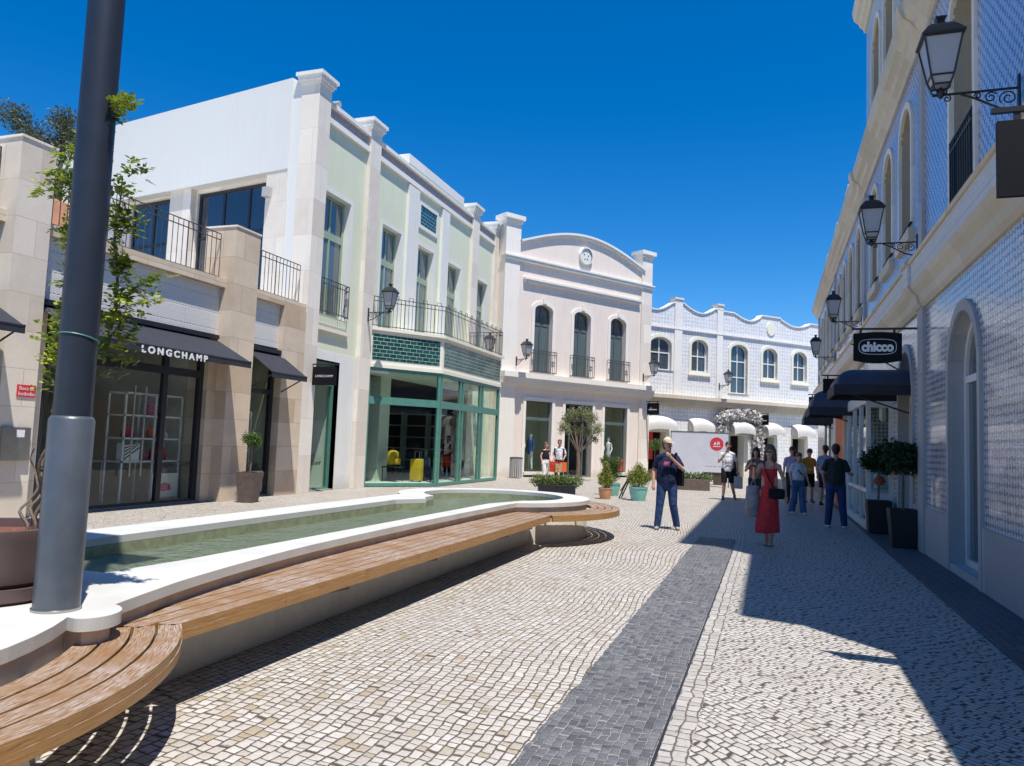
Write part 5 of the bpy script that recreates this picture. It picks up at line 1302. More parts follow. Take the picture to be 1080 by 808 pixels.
hang_sign(FR, 5.7, .28, 1.05, 3.87, 3.35, 'blank black hanging sign cut by the edge of the picture below the nearest lantern', barz=.06)
hang_sign(FR, 14.62, .30, 1.08, 3.75, 3.27, 'black hanging sign with a white word in a rounded outline', curved=True, wordfn=chicco)
hang_sign(FR, 22.0, .38, 1.13, 3.62, 3.17, 'plain black hanging sign just beyond the lettered sign over the dark awning')
hang_sign(FR, 29.0, .39, 1.17, 3.60, 3.11, 'farthest plain black hanging sign on the shaded tile wall')
H_ = None
def nzhex(H, bd, cx, cz): text('LONGCHAMP', .085, H, cx, .0215, cz - .03, 'letter_white', bd, align='CENTER', ext=.002, sx=.95, spacing=1.15)
# on the sunlit side outward is to the right for the viewer
t, H = hang_sign(FG, 17.62, .18, .92, 3.42, 2.92, 'black fabric sign with white lettering between the small awning and the green framed window', wordfn=nzhex, barz=.05)
def tiny(H, bd, cx, cz):
    m = MB(H); m.box(cx - .28, cx + .28, .021, .024, cz - .06, cz - .01); m.box(cx - .2, cx - .05, .021, .024, cz + .03, cz + .06); m.build('lettering', 'letter_white', bd)
hang_sign(FM, 8.75, .15, .95, 3.85, 3.25, 'small black hanging sign with a white line at the right end of the gabled building', wordfn=tiny)
hang_sign(FB, 9.9, .15, .95, 3.75, 3.15, 'small black hanging sign beside the flower arch of the far tiled building', wordfn=tiny)
# ================================================================== planting and loose things in the square
def tree_trunk(par, path, r0, r1, mat='bark', name='trunk'):
    m = MB(); P = catmull(path, 4); n = len(P); m.tube(P, [r0 + (r1 - r0) * i / (n - 1) for i in range(n)], 8); return m.build(name, mat, par, smooth=True)

def square_pot(x, y, w0, w1, h, mat, par, rz=0, z=0, name='pot'):
    m = MB(); k = math.sqrt(.5)
    m.lathe([(w0 * k, 0), (w1 * k, h), (w1 * k * .86, h), (w1 * k * .84, h - .05), (0, h - .05)], (0, 0, 0), sq=4, rot=PI / 4)
    m.bm.transform(Matrix.Translation((x, y, z)) @ Matrix.Rotation(rz, 4, 'Z')); m.build(name, mat, par, bevel=.03)
def ball_tree(name, label, x, y, zc, r, h, w0, w1, pmat, lmat, n=2600, size=.055, seed=1, group=None, rz=0, flat=.95):
    t = thing(name, label, 'tree', (x, y, 0), group)
    square_pot(x, y, w0, w1, h, pmat, t, rz)
    m = MB(); m.obox((x, y, h - .04), (w1 * .8, w1 * .8, .03), rz=rz); m.build('soil', 'soil', t)
    tree_trunk(t, [(x, y, h - .05), (x + .01, y, (h + zc) / 2), (x, y + .01, zc)], .022, .016)
    R = random.Random(seed); bl = [((x, y, zc), (r * .9, r * .9, r * flat * .9))] + [((x + r * .45 * math.cos(a), y + r * .45 * math.sin(a), zc + R.uniform(-.35, .4) * r), (r * .55,) * 3) for a in [R.uniform(0, 6.28) for _ in range(9)]]
    leaves('crown', lmat, t, bl, n, size, .55, seed=seed, shell=.3)
    return t
ball_tree('topiary_tree', 'small clipped ball tree in a tapered brown square pot against the sandstone pillar', -11.13, 14.35, 1.40, .25, .68, .32, .46, 'corten', 'leaf_mid', 1500, .045, seed=2, rz=.2)
ball_tree('topiary_tree', 'nearer dark ball topiary in a tall black pot by the shaded tile wall', 2.22, 14.9, 1.56, .39, .68, .36, .47, 'black_pot', 'leaf_dark', 3400, .075, seed=3, group='dark ball trees in black pots', flat=.88)
ball_tree('topiary_tree', 'farther dark ball topiary in a black pot next to the white framed shop box', 2.12, 17.25, 1.53, .39, .68, .36, .46, 'black_pot', 'leaf_dark', 3000, .075, seed=4, group='dark ball trees in black pots', flat=.88)
ball_tree('topiary_tree', 'slim ball topiary beside the right pier of the gabled building behind the green glazed pot', -5.35, 37.4, 1.72, .40, .5, .3, .42, 'corten', 'leaf_mid', 1300, .07, seed=8)
ball_tree('topiary_tree', 'round bush in a brown pot near the flower arch doorway', -2.2, 35.4, .66, .40, .52, .36, .5, 'corten', 'leaf_mid', 1100, .07, seed=9)

# olive tree with clipped hedge box in front
ol = thing('olive_tree', 'grey green olive tree in front of the gabled building door', 'tree', (-8.0, 32.6, 0))
tr = Vector((-8.0, 32.6, 0))
tree_trunk(ol, [tr, tr + Vector((.02, 0, .7)), tr + Vector((-.02, 0, 1.25))], .10, .075)
R5 = random.Random(21); bl = []
for dx, dz, r in ((-.62, 2.3, .42), (-.30, 2.85, .48), (.15, 3.0, .42), (.55, 2.75, .46), (.85, 2.3, .40), (.35, 2.15, .38), (-.15, 2.2, .34), (.72, 1.85, .26), (-.6, 2.75, .3)):
    tip = tr + Vector((dx, R5.uniform(-.4, .4), dz)); bl.append((tuple(tip), (r, r, r * 1.05)))
    tree_trunk(ol, [tr + Vector((0, 0, 1.2)), tr + Vector((dx * .5, tip.y * 0, 1.2 + (dz - 1.2) * .45)), tip], .04, .012, name='limb')
leaves('crown', 'leaf_olive', ol, [(c_, tuple(v_ * .86 for v_ in r_)) for c_, r_ in bl], 3900, .10, .32, seed=12, shell=.0)
hp = thing('hedge_planter', 'low clipped green hedge in a dark trough beside the far end of the fountain', 'planter', (-6.35, 22.9, 0))
m = MB(); m.obox((-6.30, 22.95, .15), (1.15, .45, .30), rz=.35, bev=.01); m.build('trough', 'black_pot', hp)
HB = lambda cx, cy, L, rz, z, r: [((cx + (i / 6 - .5) * L * math.cos(rz), cy + (i / 6 - .5) * L * math.sin(rz), z), (r, r, r * .8)) for i in range(7)]
leaves('foliage', 'leaf_mid', hp, HB(-6.30, 22.95, 1.2, .35, .42, .27), 3600, .05, .6, seed=14)
leaves('yellow_foliage', 'leaf_con', hp, HB(-6.30, 22.95, 1.2, .35, .46, .27), 500, .05, .6, seed=15, shell=.8)  # sparse yellow-green leaves over the outer hedge
h2 = thing('hedge_planter', 'clipped green hedge in a grey wooden trough below the white banner screen', 'planter', (-2.8, 29.9, 0))
m = MB(); m.obox((-2.85, 29.95, .21), (1.35, .5, .42), rz=.15, bev=.01); m.build('trough', 'corten', h2)
leaves('foliage', 'leaf_mid', h2, HB(-2.85, 29.95, 1.3, .15, .50, .27), 2400, .06, .6, seed=16)
def shrub(name, label, x, y, pr, ph, pmat, blobs, lm, n, size, seed, rim=True):
    t = thing(name, label, 'potted plant', (x, y, 0))
    m = MB(); m.lathe([(0, 0), (pr * .72, 0), (pr * .95, ph * .6), (pr, ph * .92), (pr * 1.06, ph * .93), (pr * 1.06, ph), (pr * .92, ph), (pr * .9, ph - .04), (0, ph - .04)], (x, y, 0), 28); m.build('pot', pmat, t, smooth=True)
    leaves('foliage', lm, t, [((x + a, y + b, c), r) for a, b, c, r in blobs], n, size, .4, seed=seed, shell=.1)
    m = MB()
    for a, b, c, r in blobs[:3]: m.tube([(x, y, ph - .05), (x + a * .6, y + b * .6, c)], .01, 5)
    m.build('stem', 'bark', t)
    return t
con = [(0, 0, .50, (.24, .24, .22)), (0, 0, .72, (.19, .19, .24)), (.01, 0, .95, (.12, .12, .2)), (-.12, 0, .62, (.16, .16, .2)), (.13, .05, .58, (.16, .16, .2))]
shrub('potted_conifer', 'yellow green conifer in a small terracotta pot beside the easel sign', -4.62, 22.3, .20, .33, 'terracotta', con, 'leaf_con', 2600, .055, 31)
shrub('potted_shrub', 'bushy yellow green shrub in a large turquoise glazed pot', -3.66, 22.45, .27, .40, 'teal', [(0, 0, .62, (.38, .34, .26)), (.02, 0, .85, (.26, .26, .22)), (-.2, 0, .7, (.22, .22, .22)), (.22, 0, .72, (.22, .2, .2)), (0, 0, 1.0, (.12, .12, .16))], 'leaf_con', 4200, .055, 32)
shrub('potted_shrub', 'taller dark green shrub in a pale green pot behind the terracotta pot', -4.75, 24.0, .26, .40, 'teal', [(0, 0, .75, (.34, .3, .34)), (.1, 0, 1.05, (.28, .28, .22)), (-.25, 0, 1.1, (.2, .2, .18))], 'leaf_mid', 3200, .06, 33)
# leaning folding easel between the pots
es = thing('easel_sign', 'black folding pavement sign standing open between the terracotta and turquoise pots', 'sign', (-4.1, 23.0, 0))
m = MB()
for y in (22.85, 23.25):
    m.tube([(-4.30, y, .02), (-4.02, y - .05, .66)], .022, 6); m.tube([(-3.70, y, .02), (-4.0, y - .05, .66)], .022, 6)
m.tube([(-4.25, 22.85, .15), (-4.25, 23.25, .15)], .016, 6); m.tube([(-3.75, 22.85, .15), (-3.75, 23.25, .15)], .016, 6); m.tube([(-4.01, 22.78, .66), (-4.01, 23.22, .66)], .02, 6)
m.build('folding_frame', 'iron', es)
m = MB(); m.poly([(-4.28, 22.87, .22), (-4.28, 23.23, .22), (-4.03, 23.18, .62), (-4.03, 22.82, .62)]); m.poly([(-4.29, 22.87, .23), (-4.29, 23.23, .23), (-4.04, 23.18, .63), (-4.04, 22.82, .63)]); m.build('sign_panel', 'iron', es)

# litter bin of vertical slats
bn = thing('litter_bin', 'round grey bin of vertical slats at the foot of the gabled building', 'bin', (-10.55, 31.6, 0)); bx_, by_ = -10.55, 31.6
m = MB(); m.lathe([(0, .04), (.24, .04), (.25, .84), (0, .84)], (bx_, by_, 0), 20); m.build('liner', 'iron', bn)
m = MB()
for i in range(20):
    a = 2 * PI * i / 20; m.obox((bx_ + .275 * math.cos(a), by_ + .275 * math.sin(a), .45), (.02, .06, .82), rz=a)
m.build('slats', 'grey_stone', bn)
m = MB(); m.lathe([(.29, .86), (.30, .90), (.2, .92), (.18, .88)], (bx_, by_, 0), 24); m.build('rim', 'iron', bn)

# white banner screen with a red disc
sn = thing('banner_screen', 'white banner screen with a red round emblem behind the man in the cap', 'banner', (-2.9, 33.2, 0))
HS = frame((-4.0, 32.88), (1, .12), (.12, -1))
m = MB(HS); m.box(0, 2.36, -.02, .02, .50, 2.28); MT['banner_cloth'] = simple('banner_cloth', (.60, .60, .66), .7, var=.05, vs=2, bump=.3, bs=4); pn = m.build('panel', 'banner_cloth', sn)
m = MB(HS); m.box(-.04, 0, -.03, .03, 0, 2.32); m.box(2.36, 2.40, -.03, .03, 0, 2.32); m.box(0, 2.36, -.03, .03, 2.28, 2.32); m.build('frame', 'slate_frame', sn)
m = MB(HS); m.slab([(1.88 + .28 * math.cos(2 * PI * i / 32), 1.82 + .28 * math.sin(2 * PI * i / 32)) for i in range(32)], [], .021, .025); m.build('emblem', 'letter_red', pn)
m = MB(HS)
m.box(1.73, 2.03, .026, .029, 1.70, 1.73)
m.slab([(1.75, 1.78), (1.81, 1.92), (1.87, 1.78), (1.83, 1.78), (1.81, 1.84), (1.79, 1.78)], [], .026, .029); m.box(1.90, 1.93, .026, .029, 1.78, 1.92); m.box(1.96, 1.99, .026, .029, 1.78, 1.92); m.box(1.93, 1.96, .026, .029, 1.84, 1.87); m.build('emblem_mark', 'letter_white', pn)
m = MB(HS); m.box(1.35, 2.3, .021, .024, .50, .62); m.build('footer_strip', 'letter_dark', pn)
m = MB(HS); m.box(1.42, 1.7, .021, .024, .86, .885); m.box(1.75, 1.9, .021, .024, .86, .885); m.box(1.95, 2.25, .021, .024, .86, .885); m.build('printed_line', 'grey_stone', pn)
m = MB(FB); m.box(1.85, 2.5, -.55, -.53, .9, 2.5); m2 = m.build('red_poster', 'letter_red'); tag(m2, 'dark red poster inside the first doorway of the far tiled building', 'poster')

# roof terrace olive with terracotta box
to = thing('terrace_olive_tree', 'dark olive tree on the roof terrace behind the sandstone pillar', 'tree', (-13.75, 10.9, 5.0))
m = MB(); m.obox((-13.55, 10.95, 5.48), (.75, .75, .95), bev=.02); m.build('terracotta_box', 'terracotta', to)
tc = Vector((-13.6, 11.0, 5.9)); R6 = random.Random(5); bl = []
for a, z, r in (((-15.35, 11.3), 8.12, .42), ((-15.1, 11.5), 7.75, .42), ((-14.2, 11.5), 8.02, .36), ((-14.0, 11.4), 7.65, .42), ((-14.6, 11.2), 7.35, .40), ((-13.7, 11.4), 7.4, .4), ((-14.3, 11.3), 7.3, .38)):
    tip = Vector((a[0], a[1], z)); bl.append((tuple(tip), (r, r, r * .9))); tree_trunk(to, [tc, tc.lerp(tip, .4) + Vector((0, 0, .15)), tip], .05, .012, 'bark_dark', 'limb')
leaves('crown', 'leaf_olive_d', to, bl, 5200, .095, .3, seed=41, shell=.1)
# ================================================================== people
def V3(*a): return Vector(a)
def ell_capsule(bm, a, b, ra, rb, sx=1.0, sy=1.0, n=14, rings=5, xax=None):
    """closed tapered capsule from a to b; cross section can be wider along x (sx) than y (sy)"""
    a, b = Vector(a), Vector(b); d = b - a; L = d.length
    if L < 1e-6: d = Vector((0, 0, 1))
    d.normalize(); x = (xax or Vector((1, 0, 0))); x = x - d * x.dot(d)
    if x.length < .1: x = Vector((0, 1, 0)) - d * d.y
    x.normalize(); y = d.cross(x); R = []
    prof = [(-math.cos(PI / 2 * i / rings), math.sin(PI / 2 * i / rings), 0) for i in range(rings + 1)] + [(math.sin(PI / 2 * i / rings), math.cos(PI / 2 * i / rings), 1) for i in range(rings + 1)]
    for t, w, e in prof:
        c = (b + d * t * rb) if e else (a + d * t * ra); r = (rb if e else ra) * w
        if r < 1e-4: R.append([bm.verts.new(c)])
        else: R.append([bm.verts.new(c + x * (r * sx * math.cos(2 * PI * k / n)) + y * (r * sy * math.sin(2 * PI * k / n))) for k in range(n)])
    for A, B in zip(R, R[1:]):
        for k in range(n):
            q = (k + 1) % n
            if len(A) == 1: bm.faces.new([A[0], B[q], B[k]])
            elif len(B) == 1: bm.faces.new([A[k], A[q], B[0]])
            else: bm.faces.new([A[k], A[q], B[q], B[k]])
def fuse(name, bm, mat, par, T, vox=.012, smooth_it=2, cut=None):
    """one continuous skin over all the overlapping volumes in bm"""
    bmesh.ops.recalc_face_normals(bm, faces=bm.faces)
    me = bpy.data.meshes.new('raw'); bm.to_mesh(me); bm.free(); o = bpy.data.objects.new('raw', me); COL.objects.link(o)
    r = o.modifiers.new('r', 'REMESH'); r.mode = 'VOXEL'; r.voxel_size = vox
    s_ = o.modifiers.new('s', 'SMOOTH'); s_.factor = .5; s_.iterations = smooth_it
    bpy.context.view_layer.update()
    ev = o.evaluated_get(bpy.context.evaluated_depsgraph_get()); out = bpy.data.meshes.new_from_object(ev)
    bpy.data.objects.remove(o); bpy.data.meshes.remove(me)
    if cut:
        b2 = bmesh.new(); b2.from_mesh(out)
        for co_, no in cut: bmesh.ops.bisect_plane(b2, geom=b2.verts[:] + b2.edges[:] + b2.faces[:], plane_co=co_, plane_no=no, clear_outer=True)
        b2.to_mesh(out); b2.free()
    out.transform(T); out.materials.clear(); out.materials.append(MT[mat] if isinstance(mat, str) else mat); out.shade_smooth(); out.name = name
    ob = bpy.data.objects.new(name, out); COL.objects.link(ob); setparent(ob, par); return ob
def fabric(name, col, var):
    k = NT(name); p = k.geo(); q = k.n('ShaderNodeMapping', {'Vector': p, 'Scale': (1, 1, .55)}).outputs[0]
    f = k.noise(q, 9, 3, .6); c = k.mix(k.ramp(f, [(.3, 0), (.7, 1)]), tuple(x * (1 - var * 1.6) for x in col), tuple(min(1, x * (1 + var)) for x in col))
    k.set(col=c, rough=.85, spec=.2, normal=k.bump(k.math('ADD', f, k.math('MULTIPLY', k.noise(q, 22, 3), .4)), .9, .05)); return k.m
cloth_cache = {}
def cloth(name, col, var=.14):
    if name not in cloth_cache: MT[name] = fabric(name, col, var); cloth_cache[name] = 1
    return name
def person(label, x, y, rz, H=1.75, girth=1.0, woman=False, skin='skin', arms=None, legs=None, head=0.0, nod=0.0, hair=None, hairlen=0, top=None, sleeve='short', bottom=None, btype='trousers', shoes=None, hat=None, glasses=False, dress=None, lean=0.0, tuck=.93, beard=False):
    """figure faces -Y in its own frame; arms: {'L': (elbow, wrist), 'R': ...} legs: {'L': (knee, ankle), ...} in metres for 1.75 m"""
    t = thing('person', label, 'person', (x, y, 0)); K = H / 1.75
    T = Matrix.Translation((x, y, 0)) @ Matrix.Rotation(rz, 4, 'Z') @ Matrix.Scale(K, 4)
    sw = .150 if woman else .172; hw = .095; g = girth
    sh = {s: V3(q * sw, lean, 1.385) for s, q in (('L', -1), ('R', 1))}
    hp_ = {s: V3(q * hw, 0, .92) for s, q in (('L', -1), ('R', 1))}
    A = {'L': (V3(-sw - .055, .03 + lean, 1.12), V3(-sw - .07, -.05 + lean, .87)), 'R': (V3(sw + .055, .03 + lean, 1.12), V3(sw + .07, -.05 + lean, .87))}
    if arms: A.update({k: (V3(*a), V3(*b)) for k, (a, b) in arms.items()})
    L = {'L': (V3(-.105, -.01, .49), V3(-.115, .02, .085)), 'R': (V3(.105, -.01, .49), V3(.115, .02, .085))}
    if legs: L.update({k: (V3(*a), V3(*b)) for k, (a, b) in legs.items()})
    hc = V3(0, lean * 1.2 - .015 - nod * .08, 1.635 - nod * .03)
    HR = Matrix.Translation(hc) @ Matrix.Rotation(head, 4, 'Z') @ Matrix.Rotation(nod, 4, 'X')
    def hv(*a): return HR @ V3(*a)
    b = bmesh.new()
    # torso, neck, head
    ell_capsule(b, (0, 0, .93), (0, lean * .6, 1.20), .125 * g, .118 * g, 1.18, .86)
    ell_capsule(b, (0, lean * .6, 1.16), (0, lean, 1.31), .125 * g, .108, 1.22 if not woman else 1.1, .85)
    for s in 'LR': ell_capsule(b, (sh[s].x * .22, lean, 1.425), sh[s], .062, .052, 1, 1)
    ell_capsule(b, (0, lean, 1.42), hc + V3(0, .01, -.06), .058 if not woman else .048, .052 if not woman else .044)
    ell_capsule(b, hv(0, .012, .025), hv(0, .012, .035), .098, .096, .80, 1.0)
    ell_capsule(b, hv(0, -.012, -.03), hv(0, -.035, -.075), .068, .042, .92, .95)
    ell_capsule(b, hv(0, -.088, .012), hv(0, -.108, -.022), .010, .015); 
    for q in (-1, 1): ell_capsule(b, hv(q * .078, .012, -.012), hv(q * .082, .02, .022), .010, .014, .6, 1.2)
    for s in 'LR':
        e, w_ = A[s]; ell_capsule(b, sh[s], e, .050 if not woman else .041, .037); ell_capsule(b, e, w_, .038, .025)
        d = (w_ - e).normalized(); pal = w_ + d * .055; side_ = d.cross(V3(0, 1, 0)); side_ = side_.normalized() if side_.length > .1 else V3(1, 0, 0); up = side_.cross(d)
        ell_capsule(b, w_, pal, .024, .032, 1, .55, xax=side_)
        for i, l in enumerate((.062, .075, .070, .055)):
            o = pal + side_ * (i - 1.5) * .019; k1 = o + d * l * .55; k2 = k1 + (d * .7 + up * .6).normalized() * l * .5
            ell_capsule(b, o, k1, .0095, .009, n=8, rings=3); ell_capsule(b, k1, k2, .009, .0075, n=8, rings=3)
        th = w_ + d * .02 - side_ * .028; ell_capsule(b, th, th - side_ * .02 + d * .045, .011, .009, n=8, rings=3)
        kn, an = L[s]; ell_capsule(b, hp_[s], kn, .085, .055); ell_capsule(b, kn, kn.lerp(an, .35), .054, .054); ell_capsule(b, kn.lerp(an, .3), an, .055, .036)
    bd = fuse('body', b, skin, t, T, vox=.0105)
    # feet
    b = bmesh.new()
    for s in 'LR':
        an = L[s][1]; kn = L[s][0]; z0 = max(.035, an.z - .05); fd = V3(0, -1, 0) 
        dz = -max(0, an.z - .09) * .9
        ell_capsule(b, (an.x, an.y + .03, z0), (an.x * 1.12, an.y - .15, z0 + dz - .002), .037, .033, 1.15, .95); ell_capsule(b, (an.x, an.y + .01, z0 + .01), (an.x, an.y, an.z + .02), .044, .042)
    fuse('shoe', b, shoes or 'black_frame', t, T, vox=.011, smooth_it=1)
    # face details
    b = bmesh.new(); m_ = MB(T)
    for q in (-1, 1):
        e0 = hv(q * .033, -.088, .012); m_.lathe([(0, -.006), (.008, 0), (0, .006)], e0, 8)
    m_.build('eyes', 'letter_dark', t)
    m_ = MB(T); m_.tube([hv(-.024, -.096, -.054), hv(0, -.103, -.056), hv(.024, -.096, -.054)], .0045, 5); m_.build('mouth', 'pink_plastic', t)
    if glasses:
        m_ = MB(T)
        for q in (-1, 1): m_.obox(hv(q * .036, -.100, .012), (.052, .012, .036), rz=head)
        m_.tube([hv(-.08, 0, .018), hv(-.064, -.092, .018), hv(.064, -.092, .018), hv(.08, 0, .018)], .004, 5); m_.build('sunglasses', 'black_frame', t)
    if hair:
        b = bmesh.new(); ell_capsule(b, hv(0, .026, .052), hv(0, .034, .05), .108, .102, .86, .98); ell_capsule(b, hv(0, .055, .0), hv(0, .055, -.03), .085, .07, .98, .75)
        if hairlen:
            for q in (-1, 1): ell_capsule(b, hv(q * .062, .03, .03), hv(q * .085, .03, -.05 - hairlen * .6), .045, .035); ell_capsule(b, hv(q * .07, .01, .06), hv(q * .088, -.01, -.06 - hairlen * .3), .03, .026)
            ell_capsule(b, hv(0, .07, .0), hv(0, .09, -.08 - hairlen * .8), .08, .05, 1.1, .6)
        fo = hv(0, -.045, .05); no = (HR.to_3x3() @ V3(0, -1, .35)); 
        fuse('hair', b, hair, t, T, vox=.011, cut=[(hv(0, -.062, .072), HR.to_3x3() @ V3(0, -1, -.75))] if not hairlen else [(hv(0, -.070, .0), HR.to_3x3() @ V3(0, -1, -.35))])
    if beard:
        b = bmesh.new(); ell_capsule(b, hv(0, -.045, -.07), hv(0, -.055, -.085), .05, .04, 1.0, .7); fuse('beard', b, 'bark', t, T, vox=.01)
    if hat == 'cap':
        b = bmesh.new(); ell_capsule(b, hv(0, .012, .058), hv(0, .012, .06), .108, .106, .86, 1.0); hat_cut = [(hv(0, 0, .045), HR.to_3x3() @ V3(0, 0, -1))]
        fuse('cap_crown', b, cloth('cap_cream', (.62, .52, .38)), t, T, cut=hat_cut)
        b = bmesh.new(); ell_capsule(b, hv(0, -.075, .052), hv(0, -.135, .043), .072, .055, 1.05, .10, xax=V3(math.cos(head), math.sin(head), 0)); fuse('cap_peak', b, 'cap_cream', t, T, vox=.008)
    if hat == 'dark':
        b = bmesh.new(); ell_capsule(b, hv(0, .012, .058), hv(0, .012, .06), .108, .106, .86, 1.0)
        fuse('cap_crown', b, 'black_frame', t, T, cut=[(hv(0, 0, .03), HR.to_3x3() @ V3(0, 0, -1))])
    c = .016
    if top:
        b = bmesh.new(); ell_capsule(b, (0, 0, tuck + .05), (0, lean * .6, 1.20), .135 * g + c, .128 * g + c, 1.2, .88)
        ell_capsule(b, (0, lean * .6, 1.15), (0, lean, 1.30), .128 * g + c, .110 + c, 1.24 if not woman else 1.12, .86)
        for s in 'LR':
            ell_capsule(b, (sh[s].x * .22, lean, 1.425), sh[s], .056 + c * .5, .048 + c * .6); e, w_ = A[s]
            if sleeve == 'short': ell_capsule(b, sh[s], sh[s].lerp(e, .66), .055 + c * .4, .060)
            elif sleeve == 'long': ell_capsule(b, sh[s], e, .062, .052); ell_capsule(b, e, e.lerp(w_, .9), .050, .036)
        if sleeve == 'none': cz = [((0, 0, 1.435), (0, 0, 1))]
        else: cz = [((0, 0, 1.488), (0, 0, 1))]
        fuse('shirt', b, top, t, T, vox=.0115, smooth_it=3, cut=cz + [((0, 0, tuck), (0, 0, -1))])
    if bottom:
        b = bmesh.new(); ell_capsule(b, (0, 0, .90), (0, 0, .97), .135 * max(1, g * .9) + c * .5, .128 * g + c * .5, 1.2, .92)
        for s in 'LR':
            kn, an = L[s]
            if btype == 'trousers': ell_capsule(b, hp_[s], kn, .106, .080); ell_capsule(b, kn, an, .079, .066)
            elif btype == 'wide': ell_capsule(b, hp_[s], kn, .098, .085); ell_capsule(b, kn, an + V3(0, 0, -.02), .085, .095)
            else: ell_capsule(b, hp_[s], hp_[s].lerp(kn, 1.0), .102, .086)
        cz = [((0, 0, max(tuck + .02, .98)), (0, 0, 1))]
        if btype == 'shorts': cz.append(((0, 0, .52), (0, 0, -1)))
        if btype in ('trousers', 'wide'): cz.append(((0, 0, .055), (0, 0, -1)))
        fuse('shorts' if btype == 'shorts' else 'trousers', b, bottom, t, T, vox=.0115, smooth_it=3, cut=cz)
    if dress:
        b = bmesh.new(); ell_capsule(b, (0, 0, 1.02), (0, lean, 1.33), .118, .118, 1.12, .92); ell_capsule(b, (0, 0, .92), (0, 0, 1.08), .150, .112, 1.12, .95)
        ell_capsule(b, (-.03, -.01, .28), (0, 0, .92), .215, .150, 1.0, .9); ell_capsule(b, (-.09, .02, .24), (-.06, 0, .66), .13, .11, 1, .9); ell_capsule(b, (.06, -.06, .26), (.06, 0, .7), .13, .10, 1, .9); ell_capsule(b, (-.01, -.10, .24), (.0, -.04, .7), .08, .07, 1, .9)
        fuse('dress', b, dress, t, T, vox=.012, smooth_it=3, cut=[((0, 0, 1.345), (0, .0, 1)), ((0, 0, .225), (.1, 0, -1))])
        m_ = MB(T)
        for q in (-1, 1): m_.tube(catmull([(q * .075, -.115, 1.33), (q * .085, -.075, 1.435), (q * .085, .03, 1.475), (q * .08, .10, 1.36)], 5), .010, 6)
        m_.build('dress_strap', dress, t)
    return t, T, A, K
def shopping_bag(label, T, pt, w, d, h, mat, rz=0, logo=None, cat='shopping bag'):
    p = T @ Vector(pt); t = thing('shopping_bag', label, cat, (p.x, p.y, p.z - h - .12))
    m = MB(); m.obox((p.x, p.y, p.z - h / 2 - .12), (w, d, h), rz=rz); m.build('body', mat, t, bevel=.004)
    m = MB(); c, s = math.cos(rz), math.sin(rz)
    for q in (-1, 1):
        o = Vector((-s * q * d * .35, c * q * d * .35, 0)); P4 = [p + o + Vector((-w * .25 * c, -w * .25 * s, -.13)), p + o * .3 + Vector((-w * .06 * c, -w * .06 * s, .0)), p + o * .3 + Vector((w * .06 * c, w * .06 * s, .0)), p + o + Vector((w * .25 * c, w * .25 * s, -.13))]
        m.tube(catmull(P4, 4), .005, 5)
    m.build('handle', 'iron', t); return t

cloth('denim', (.03, .06, .15)); cloth('denim_mid', (.07, .14, .28)); cloth('black_cloth', (.014, .014, .018)); cloth('charcoal_tee', (.035, .038, .036)); cloth('white_tee', (.66, .66, .68)); cloth('navy_tee', (.016, .022, .055))
cloth('coral_dress', (.60, .045, .05)); cloth('mustard_tee', (.52, .26, .03)); cloth('pale_blue_shirt', (.22, .30, .44)); cloth('navy_shorts', (.02, .03, .075)); cloth('white_linen', (.70, .66, .64)); cloth('red_bag', (.62, .06, .03))
MT['hair_dark'] = simple('dark_hair', (.018, .012, .010), .5, var=.3, vs=60, bump=.4, bs=80); MT['hair_brown'] = simple('brown_hair', (.10, .055, .03), .5, var=.35, vs=60, bump=.4, bs=80); MT['hair_blond'] = simple('dark_blond_hair', (.13, .075, .04), .5, var=.4, vs=60, bump=.4, bs=80)

# man in cap, one hand at his chin, bag over the shoulder
t, T, A, K = person('man in a cream cap, navy T-shirt and blue jeans with his hand at his chin', -1.9, 15.1, .12, 1.76, girth=1.20, skin='skin_tan', head=.75, hat='cap', hair='hair_dark', top='navy_tee', bottom='denim', shoes='grey_stone', tuck=.90,
    arms={'L': ((-.27, .04, 1.14), (-.26, -.05, .87)), 'R': ((.30, -.10, 1.17), (.06, -.23, 1.40))}, legs={'L': ((-.13, -.05, .49), (-.17, -.06, .085)), 'R': ((.12, -.02, .49), (.20, .06, .085))})
m = MB(T); m.slab([(-.14, 1.20), (-.02, 1.19), (.0, 1.27), (-.12, 1.28)], [], -.176, -.170); m.bm.transform(Matrix.Translation((.06, -.005, .04))); m.build('shirt_print', 'pink_plastic', t)
m = MB(T); m.tube(catmull([(.06, -.16, 1.33), (.14, -.10, 1.46), (.17, .04, 1.46), (.20, .13, 1.2)], 5), .018, 6); m.obox((.24, .10, 1.02), (.13, .26, .34), rz=.2, bev=.03); o = m.build('shoulder_bag', 'black_cloth'); tag(o, 'black shoulder bag hanging at the side of the man in the cap', 'bag')
